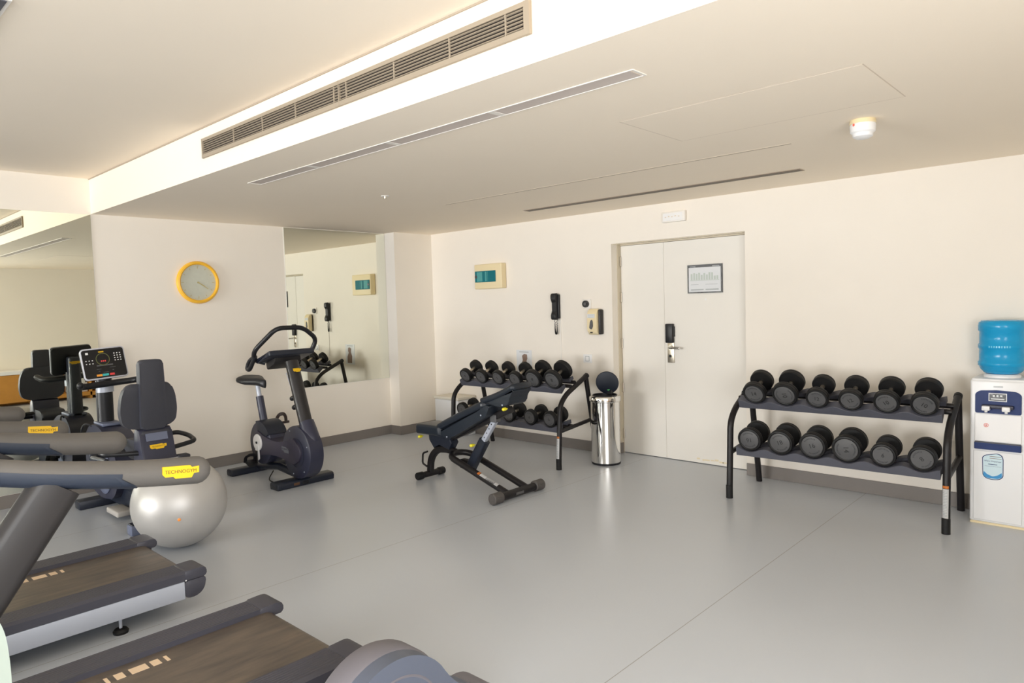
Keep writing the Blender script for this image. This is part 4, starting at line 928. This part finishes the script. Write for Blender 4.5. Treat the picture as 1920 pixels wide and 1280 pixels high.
# ---------------------------------------------------------------- treadmills
def rail_profile_poly():
    return None
def treadmill(xc, label, yr, dh, xh):
    t = thing('treadmill', label, 'treadmill', (xc, -5.3, 0), 0, 'treadmills in a row facing the windows')
    HW = .42; y1 = yr; y0 = -6.45; zt = .205
    # belt with rounded rear roller
    bm = NB(); k = 10; r = .055
    prof = [(y0+.5, zt), (y1-.03, zt)] + [(y1-.03+r*math.sin(PI*i/k), zt-r+r*math.cos(PI*i/k)) for i in range(1, k+1)] + [(y0+.5, zt-2*r)]
    prism(bm, prof, xc-.275, xc+.275, 'YZ'); bl = wpart('running_belt', bm, BELT, t, smooth=40)
    bm = NB()
    for off, ln in ((-.112, .013), (-.068, .032), (.0, .062), (.062, .032), (.104, .013)):
        bx(bm, xc-.215, xc-.165, -4.925+off-ln/2, -4.925+off+ln/2, zt+.0003, zt+.0012)
    spart('belt_mark', bm, BEIGE, t, bl)
    bm = NB(); bx(bm, xc-.30, xc+.30, y0+.4, y1-.10, .085, .145); wpart('deck_frame', bm, BLACK, t)
    for s_ in (-1, 1):
        xi, xo = xc+s_*.272, xc+s_*HW
        # ribbed foot rail
        bm = NB(); yy0, yy1 = y0+.45, y1+.0
        pr2 = []
        nn_ = 9
        for i in range(nn_):
            a = xi+(xo-s_*.012-xi)*i/nn_; b_ = xi+(xo-s_*.012-xi)*(i+.62)/nn_; c_ = xi+(xo-s_*.012-xi)*(i+.8)/nn_
            dz = .018*(i/nn_)**1.0*0
            pr2 += [(a, .228), (b_, .228), (c_, .2255)]
        pr2 += [(xo-s_*.012, .228), (xo, .216), (xo, .178), (xi, .178)]
        prism(bm, pr2, yy0, yy1-.05, 'XZ'); fr = wpart('foot_rail', bm, RAILM, t, smooth=20)
        # rounded end cap
        bm = NB()
        cap = smoothpoly([(yy1-.05, .178), (yy1-.05, .228), (yy1+.035, .231), (yy1+.064, .222), (yy1+.064, .178)], .014, 4)
        prism(bm, cap, xi, xo, 'YZ', .006, 2)
        cap = smoothpoly([(yy1-.05, .085), (yy1-.05, .175), (yy1+.062, .175), (yy1+.050, .115), (yy1+.015, .082)], .02, 4)
        prism(bm, cap, xo-s_*.075, xo, 'YZ', .004, 2); ec = wpart('end_cap', bm, RAILM, t)
        bm = NB(); lathe(bm, [(0, 0), (.004, 0), (.004, .002), (0, .002)], (xo+s_*.0005-(.001), yy1-.045, .180), 'X', 8); spart('cap_screw', bm, WHITE, t, ec)
        bm = NB(); prism(bm, smoothpoly([(xo-s_*.04, .082), (xo-s_*.04, .176), (xo-s_*.002, .176), (xo-s_*.002, .082)], .005, 2), y0+.3, yy1-.052, 'XZ'); wpart('silver_side_panel', bm, SILVER, t)
        for yf in (-4.72, -6.1):
            bm = NB(); lathe(bm, [(0, 0), (.034, 0), (.036, .012), (.028, .022), (.010, .026), (0, .026)], (xo-s_*.05, yf, 0), 'Z', 22); lf = wpart('levelling_foot', bm, RUBBER, t)
            bm = NB(); lathe(bm, [(0, .024), (.008, .024), (.008, .086), (0, .086)], (xo-s_*.05, yf, 0), 'Z', 12); spart('foot_bolt', bm, SILVER, t, lf)
        # upright
        xu = xh+s_*.40
        bm = NB(); du = dh if dh > -.05 else dh-.13
        bm.free(); bm = NB(); sweep(bm, [(xu, -5.84+du, .17), (xu, -5.60+du, .57), (xu, -5.24+du, 1.085)], rrect(.032, .068, .031, 4), up=(0, 1, 0)); up_ = wpart('upright', bm, POST, t)
        fp = smoothpoly([(-5.388, .60), (-5.40, .76), (-5.50, .89), (-5.58, .86), (-5.72, .58), (-5.86, .24), (-5.50, .22), (-5.40, .40)], .10, 8)
        bm = NB(); prism(bm, [(a_+du, b_) for a_, b_ in fp], min(xu+s_*.028, xu+s_*.062), max(xu+s_*.028, xu+s_*.062), 'YZ', .012, 3)
        fg = wpart('white_fairing', bm, mat('pale_green_white', (.36, .42, .37), .45), t); fg['label'] = 'white side fairing'
        # handrail: foam grip over slate underside
        pth = fillet([(xu, -4.84+dh, 1.050), (xu, -5.02+dh, 1.072), (xu, -5.28+dh, 1.122), (xu, -5.62+dh, 1.215), (xu-s_*.08, -5.78+dh, 1.265)], .18)
        rd = [.0462-.0095*min(1, max(0, (-4.84+dh-p.y)/.55)) for p in pth]
        a5 = [(1-i/5) for i in range(5)]
        P2 = [pth[0]+V(0, rd[0]*math.sin(q*PI/2*.98), 0) for q in a5]+pth; S2 = [rd[0]*math.cos(q*PI/2*.98) for q in a5]+rd
        bm = NB(); sweep(bm, P2, circ(1, 20), scales=S2); hr = wpart('handrail', bm, GRIP, t)
        bm = NB()
        pth2 = [p for p in pth if p.y < -5.04+dh]; rd2 = [r for p, r in zip(pth, rd) if p.y < -5.04+dh]
        p0 = pth2[0]; d0 = (pth2[0]-pth2[1]).normalized(); pth2 = [p0+d0*.034, p0+d0*.030]+pth2; rd2 = [rd2[0]*.90, rd2[0]]+rd2
        ang2 = [dr(172)+dr(196)*i/14 for i in range(15)]
        prof2 = [(1.06*math.cos(a), 1.06*math.sin(a)) for a in ang2]+[(.4, 0), (-.4, 0)]
        rg = sweep(bm, pth2, prof2, scales=rd2)
        for q in (0, 1):
            for j, v in enumerate(rg[q]): v.co.y -= .060*(1+math.sin(ang2[j])) if j < 15 else .06
        for j, v in enumerate(rg[2]): v.co.y -= .045*(1+math.sin(ang2[j])) if j < 15 else .045
        spart('grip_underside', bm, GRIPD, t, hr)
        if s_ > 0:
            pa = V(xu+.001, -4.905+dh, 1.0585); badge(t, hr, pa+V(.0442, 0, .004), (0, 1, -.11), (1, 0, .10), .115, .040, True)
    # motor hood and console
    bm = NB(); prism(bm, smoothpoly([(y0, .03), (y0, .22), (y0+.12, .33), (y0+.50, .33), (y0+.62, .215), (y0+.60, .03)], .06, 5), xc-.36, xc+.36, 'YZ', .02, 3); wpart('motor_hood', bm, SILVER, t)
    Rk = Matrix.Rotation(dr(-50), 3, 'X')
    bm = NB(); box(bm, (xc, -5.86, 1.30), (.78, .38, .07), .025, 3, rot=Matrix.Rotation(dr(-38), 3, 'X')); cn = wpart('console', bm, BLACKP, t)
    bm = NB(); box(bm, (xc, -5.84, 1.334), (.60, .26, .004), .001, 1, rot=Matrix.Rotation(dr(-38), 3, 'X')); spart('console_display', bm, SCREEN, t, cn)
    return t
tm1 = treadmill(4.285, 'treadmill nearest the camera, belt running out of the bottom edge', -4.335, -.035, 4.205)
tm2 = treadmill(2.85, 'second treadmill, with silver side panel, its rear end beside the exercise ball', -4.37, -.095, 2.82)

# ---------------------------------------------------------------- low machine with rounded housing at the bottom edge
t = thing('flywheel_machine', 'low grey-blue machine with rounded flywheel housing cut off by the bottom edge', 'exercise machine', (5.2, -4.75, 0))
fy, fz, fr_ = -4.515, .205, .243
bm = NB(); lathe(bm, [(0, -.07), (fr_-.03, -.07), (fr_-.006, -.065), (fr_, -.05), (fr_, .03), (fr_-.006, .04), (0, .04)], (5.09, fy, fz), 'X', 72); dh_ = wpart('flywheel_housing', bm, MAUVE, t)
rs_ = fr_-.006
pl = [(fy+rs_*math.cos(dr(a_)), fz+rs_*math.sin(dr(a_))) for a_ in range(216, 26, -6)] + smoothpoly([(fy+.212, fz+.106), (fy+.265, fz+.045), (fy+.335, fz+.012), (fy+.39, fz-.04), (fy+.40, .03)], .03, 4)[3:-3] + [(fy+.40, .03), (fy-.18, .03)]
bm = NB(); prism(bm, pl, 5.10, 5.19, 'YZ', .022, 4); sc_ = wpart('side_shell', bm, mat('smoky_blue_plastic', (0.095, 0.11, 0.15), .4), t, smooth=50)
bm = NB(); lathe(bm, [(0, -.066), (.115, -.066), (.13, -.055), (.13, .070), (.12, .082), (0, .082)], (5.115, fy+.355, .07), 'X', 48); wpart('rear_drum', bm, MAUVE, t)
bm = NB(); lathe(bm, [(fr_-.075, 0), (fr_-.070, .002), (fr_-.066, 0), (fr_-.070, -.004)], (5.1905, fy, fz), 'X', 72); spart('shell_groove', bm, MAUVE, t, sc_)
bm = NB(); bx(bm, 5.08, 5.14, -6.0, fy-.1, .06, .12, .012, 2); wpart('main_rail', bm, SILVER, t)
bm = NB(); bx(bm, 4.90, 5.32, -5.98, -5.90, 0, .06, .01, 2); bx(bm, 5.08, 5.14, -5.97, -5.91, .05, .08); wpart('rear_foot', bm, BLACKP, t)

# ---------------------------------------------------------------- bench
YB = -1.742
t = thing('weight_bench', 'black adjustable weight bench with raised backrest in the middle of the floor', 'weight bench', (2.6, YB, 0))
bm = NB(); tube(bm, [(3.17, YB-.115, .052), (2.50, YB-.115, .262), (2.43, YB, .275), (2.50, YB+.115, .262), (3.17, YB+.115, .052)], .028, 16, .11); bfm = wpart('base_frame', bm, BLACK, t)
d_f = V(3.17-2.50, 0, .052-.262).normalized(); 
def onrail(u0_, u1_, m_, nm):
    a = V(2.50, YB-.115, .262)+d_f*u0_; b2 = V(2.50, YB-.115, .262)+d_f*u1_
    bm = NB(); s_ = V(0, -1, 0); u_ = V(d_f.z*-1, 0, d_f.x); A = []; B = []
    for i in range(7):
        an = dr(35+i*12); o2 = (s_*math.cos(an)+u_*math.sin(an))*.0285; A.append(bm.verts.new(a+o2)); B.append(bm.verts.new(b2+o2))
    for i in range(6): bm.faces.new((A[i], A[i+1], B[i+1], B[i]))
    bmesh.ops.solidify(bm, geom=bm.faces[:], thickness=.0006)
    spart(nm, bm, m_, t, bfm)
onrail(.36, .385, ORANGE, 'orange_sticker_band'); onrail(.39, .60, WHITE, 'warning_sticker'); onrail(.46, .56, FACE, 'sticker_print')
bm = NB(); tube(bm, [(3.185, YB-.26, .043), (3.185, YB+.25, .043)], .034, 18); ftb = wpart('front_crossbar', bm, BLACK, t)
for y in (YB-.255, YB+.245):
    bm = NB(); lathe(bm, [(0, -.052), (.038, -.052), (.045, -.046), (.045, .046), (.040, .052), (0, .052)], (3.185, y, .046), 'Y', 26)
    for i in range(5): box(bm, (3.225, y-.03+.015*i, .052), (.012, .006, .03), .002, 1)
    spart('rubber_sleeve', bm, mat('grey_rubber', (.075, .068, .064), .6), t, ftb)
bm = NB(); bx(bm, 3.2165, 3.2205, YB-.06, YB+.03, .034, .054); spart('maker_label', bm, FACE, t, ftb)
bm = NB(); tube(bm, [(2.09, YB-.12, .036), (2.09, YB+.12, .036)], .028, 16); rb = wpart('rear_crossbar', bm, BLACK, t)
for y in (YB-.125, YB+.125):
    bm = NB(); lathe(bm, [(0, -.035), (.031, -.035), (.035, -.028), (.035, .028), (.031, .035), (0, .035)], (2.09, y, .036), 'Y', 22); spart('rubber_end', bm, RUBBER, t, rb)
bm = NB(); sweep(bm, fillet([(2.09, YB, .05), (2.105, YB, .18), (2.20, YB, .275), (2.36, YB, .29), (2.44, YB, .275)], .09), rrect(.030, .024, .012, 3), up=(0, 1, 0)); wpart('rear_leg', bm, BLACK, t)
bm = NB(); tube(bm, [(2.10, YB-.035, .245), (2.045, YB-.045, .225), (2.035, YB-.045, .13), (2.085, YB-.035, .105)], .009, 10, .02); wpart('carry_handle', bm, BLACK, t)
# seat and its bracket
bm = NB(); prism(bm, [(2.13, .432), (2.14, .36), (2.20, .29), (2.27, .335), (2.40, .30), (2.44, .36), (2.40, .43)], YB-.045, YB+.045, 'XZ', .004, 1); wpart('seat_bracket', bm, NAVYD, t)
def pad(x0, z0, x1, z1, th, w0, w1, nm, m_, r=.028, skirt=0.0, par=None, belly=0.0):
    """padded board from (x0,z0) to (x1,z1); w0/w1 half widths at both ends; rounded outline"""
    bm = NB(); d = V(x1-x0, 0, z1-z0); L_ = d.length; d.normalize(); u_ = V(-d.z, 0, d.x); N_ = 26; rings = []
    for i in range(N_+1):
        s_ = i/N_; q = s_*L_; e = min(q, L_-q); ins = 0
        if e < r*1.6: ins = r*1.6*(1-math.sqrt(max(0, 1-(1-e/(r*1.6))**2)))
        hw = (w0+(w1-w0)*s_) - ins*.9; hw = max(hw, .02)
        thk = th - ins*.35
        c_ = V(x0, YB, z0)+d*q + u_*(belly*math.sin(PI*s_))
        ring = []
        for a, b_ in rrect(hw, thk/2, min(thk*.42, .022), 4): ring.append(bm.verts.new(c_+V(0, a, 0)+u_*b_))
        rings.append(ring)
    m_2 = len(rings[0])
    for A, B in zip(rings, rings[1:]):
        for j in range(m_2): bm.faces.new((A[j], A[(j+1) % m_2], B[(j+1) % m_2], B[j]))
    bm.faces.new(rings[0]); bm.faces.new(rings[-1])
    return wpart(nm, bm, m_, t, smooth=50)
pad(2.03, .462, 2.40, .472, .090, .125, .14, 'seat_pad', PAD, belly=.004)
bp_ = pad(2.325, .495, 2.95, .765, .060, .130, .130, 'backrest_pad', PAD, belly=.006)
hp = pad(2.885, .775, 3.27, .925, .052, .125, .120, 'headrest_pad', PAD, .02, belly=-.012)
# moulded shells under the pads, with angled sides
def shell(poly, hw, nm):
    bm = NB(); prism(bm, smoothpoly(poly, .02, 4), YB-hw, YB+hw, 'XZ', .012, 3); return wpart(nm, bm, PAD, t)
s1 = shell([(2.335, .462), (2.86, .690), (2.93, .738), (3.0, .748), (2.955, .655), (2.63, .485), (2.46, .405)], .120, 'backrest_shell')
s2 = shell([(2.93, .762), (3.27, .895), (3.22, .83), (3.21, .775), (3.12, .745)], .110, 'headrest_shell')
for sh_, pts in ((s1, ((2.47, .435), (2.90, .662))), (s2, ((3.14, .765),))):
    for x, z in pts:
        bm = NB(); lathe(bm, [(0, 0), (.007, 0), (.007, .004), (0, .004)], (x, YB-(.1235 if sh_ is s1 else .1135), z), 'Y', 12); spart('shell_bolt', bm, SILVER, t, sh_)
bm = NB(); bb1, bb2 = V(2.33, YB, .37), V(3.13, YB, .715)
sweep(bm, [bb1, bb2], rrect(.028, .028, .010, 3), up=(0, 0, 1)); wpart('back_beam', bm, BLACK, t)
bm = NB(); sweep(bm, [(2.625, YB, .150), (2.815, YB, .425)], rrect(.040, .036, .012, 3), up=(0, 1, 0)); wpart('strut_sleeve', bm, NAVYD, t)
bm = NB(); sweep(bm, [(2.80, YB, .41), (2.95, YB, .61)], rrect(.022, .022, .006, 3), up=(0, 1, 0)); stt = wpart('strut_tube', bm, SILVER, t)
bm = NB()
for i in range(4):
    p = V(2.80, YB-.0225, .41)+V(.15, 0, .20)*(.22+.2*i); lathe(bm, [(0, 0), (.006, 0), (.006, .002), (0, .002)], p, 'Y', 10)
spart('strut_hole', bm, INK, t, stt)
bm = NB(); bx(bm, 2.915, 2.985, YB-.035, YB+.035, .595, .66, .006, 1); wpart('strut_bracket', bm, FACE, t)
bm = NB(); bx(bm, 2.52, 2.68, YB-.03, YB+.03, .15, .23, .01, 2); wpart('pivot_block', bm, BLACK, t)
def knob(x, y, z, dx=0, dy=-1):
    bm = NB(); tube(bm, [(x, y+.04, z), (x, y+.015, z)], .006, 8); tube(bm, [(x, y+.016, z), (x, y-.004, z)], .014, 14, 0, True); o = wpart('pull_knob', bm, YELK, t); o['label'] = 'yellow pull knob'
knob(2.74, YB-.085, .385); knob(3.17, YB-.125, .735); knob(2.05, YB-.08, .385)

# ---------------------------------------------------------------- low cabinet at the right end wall (seen in the mirror)
CX0 = 7.98
t = thing('low_cabinet', 'long low orange wood cabinet with white top reflected in the big mirror', 'cabinet', (8.18, -3.6, 0))
bm = NB(); bx(bm, CX0-.01, XR-.015, -5.6, -1.46, .56, .625, .004, 1); wpart('white_top', bm, WHITE, t)
bm = NB(); bx(bm, CX0+.35, XR-.015, -5.58, -1.48, .0, .56); bx(bm, CX0, XR-.015, -1.51, -1.48, 0, .56); bx(bm, CX0, XR-.015, -5.58, -5.56, 0, .56); bx(bm, CX0, XR-.015, -1.68, -1.65, 0, .56); bx(bm, CX0, XR-.015, -2.62, -2.59, 0, .56); bx(bm, CX0, XR-.015, -5.58, -1.48, .06, .13)
wpart('carcass', bm, WOOD, t)
for a, b_ in ((-5.56, -4.60), (-4.595, -3.62), (-3.615, -2.62)):
    bm = NB(); bx(bm, CX0-.004, CX0+.016, a+.003, b_-.003, .065, .555, .002, 1); wpart('door_panel', bm, WOOD, t)
bm = NB(); bx(bm, CX0+.08, CX0+.30, -2.02, -1.70, .131, .50, .008, 2)
tb = obj('fabric_box', bm, PAPER, loc=(8.17, -1.86, .131)); tag(tb, 'white dotted storage box on the open shelf of the low wooden cabinet', 'box')
bm = NB()
for i in range(46):
    y = random.uniform(-2.00, -1.72); z = random.uniform(.15, .485); bmesh.ops.create_circle(bm, cap_ends=True, segments=7, radius=random.uniform(.006, .013), matrix=Matrix.Translation((CX0+.0792, y, z)) @ Matrix.Rotation(PI/2, 4, 'Y'))
r_ = obj('printed_dots', bm, INK, tb, loc=(8.17, -1.86, .131)); r_.location = (0, 0, 0)
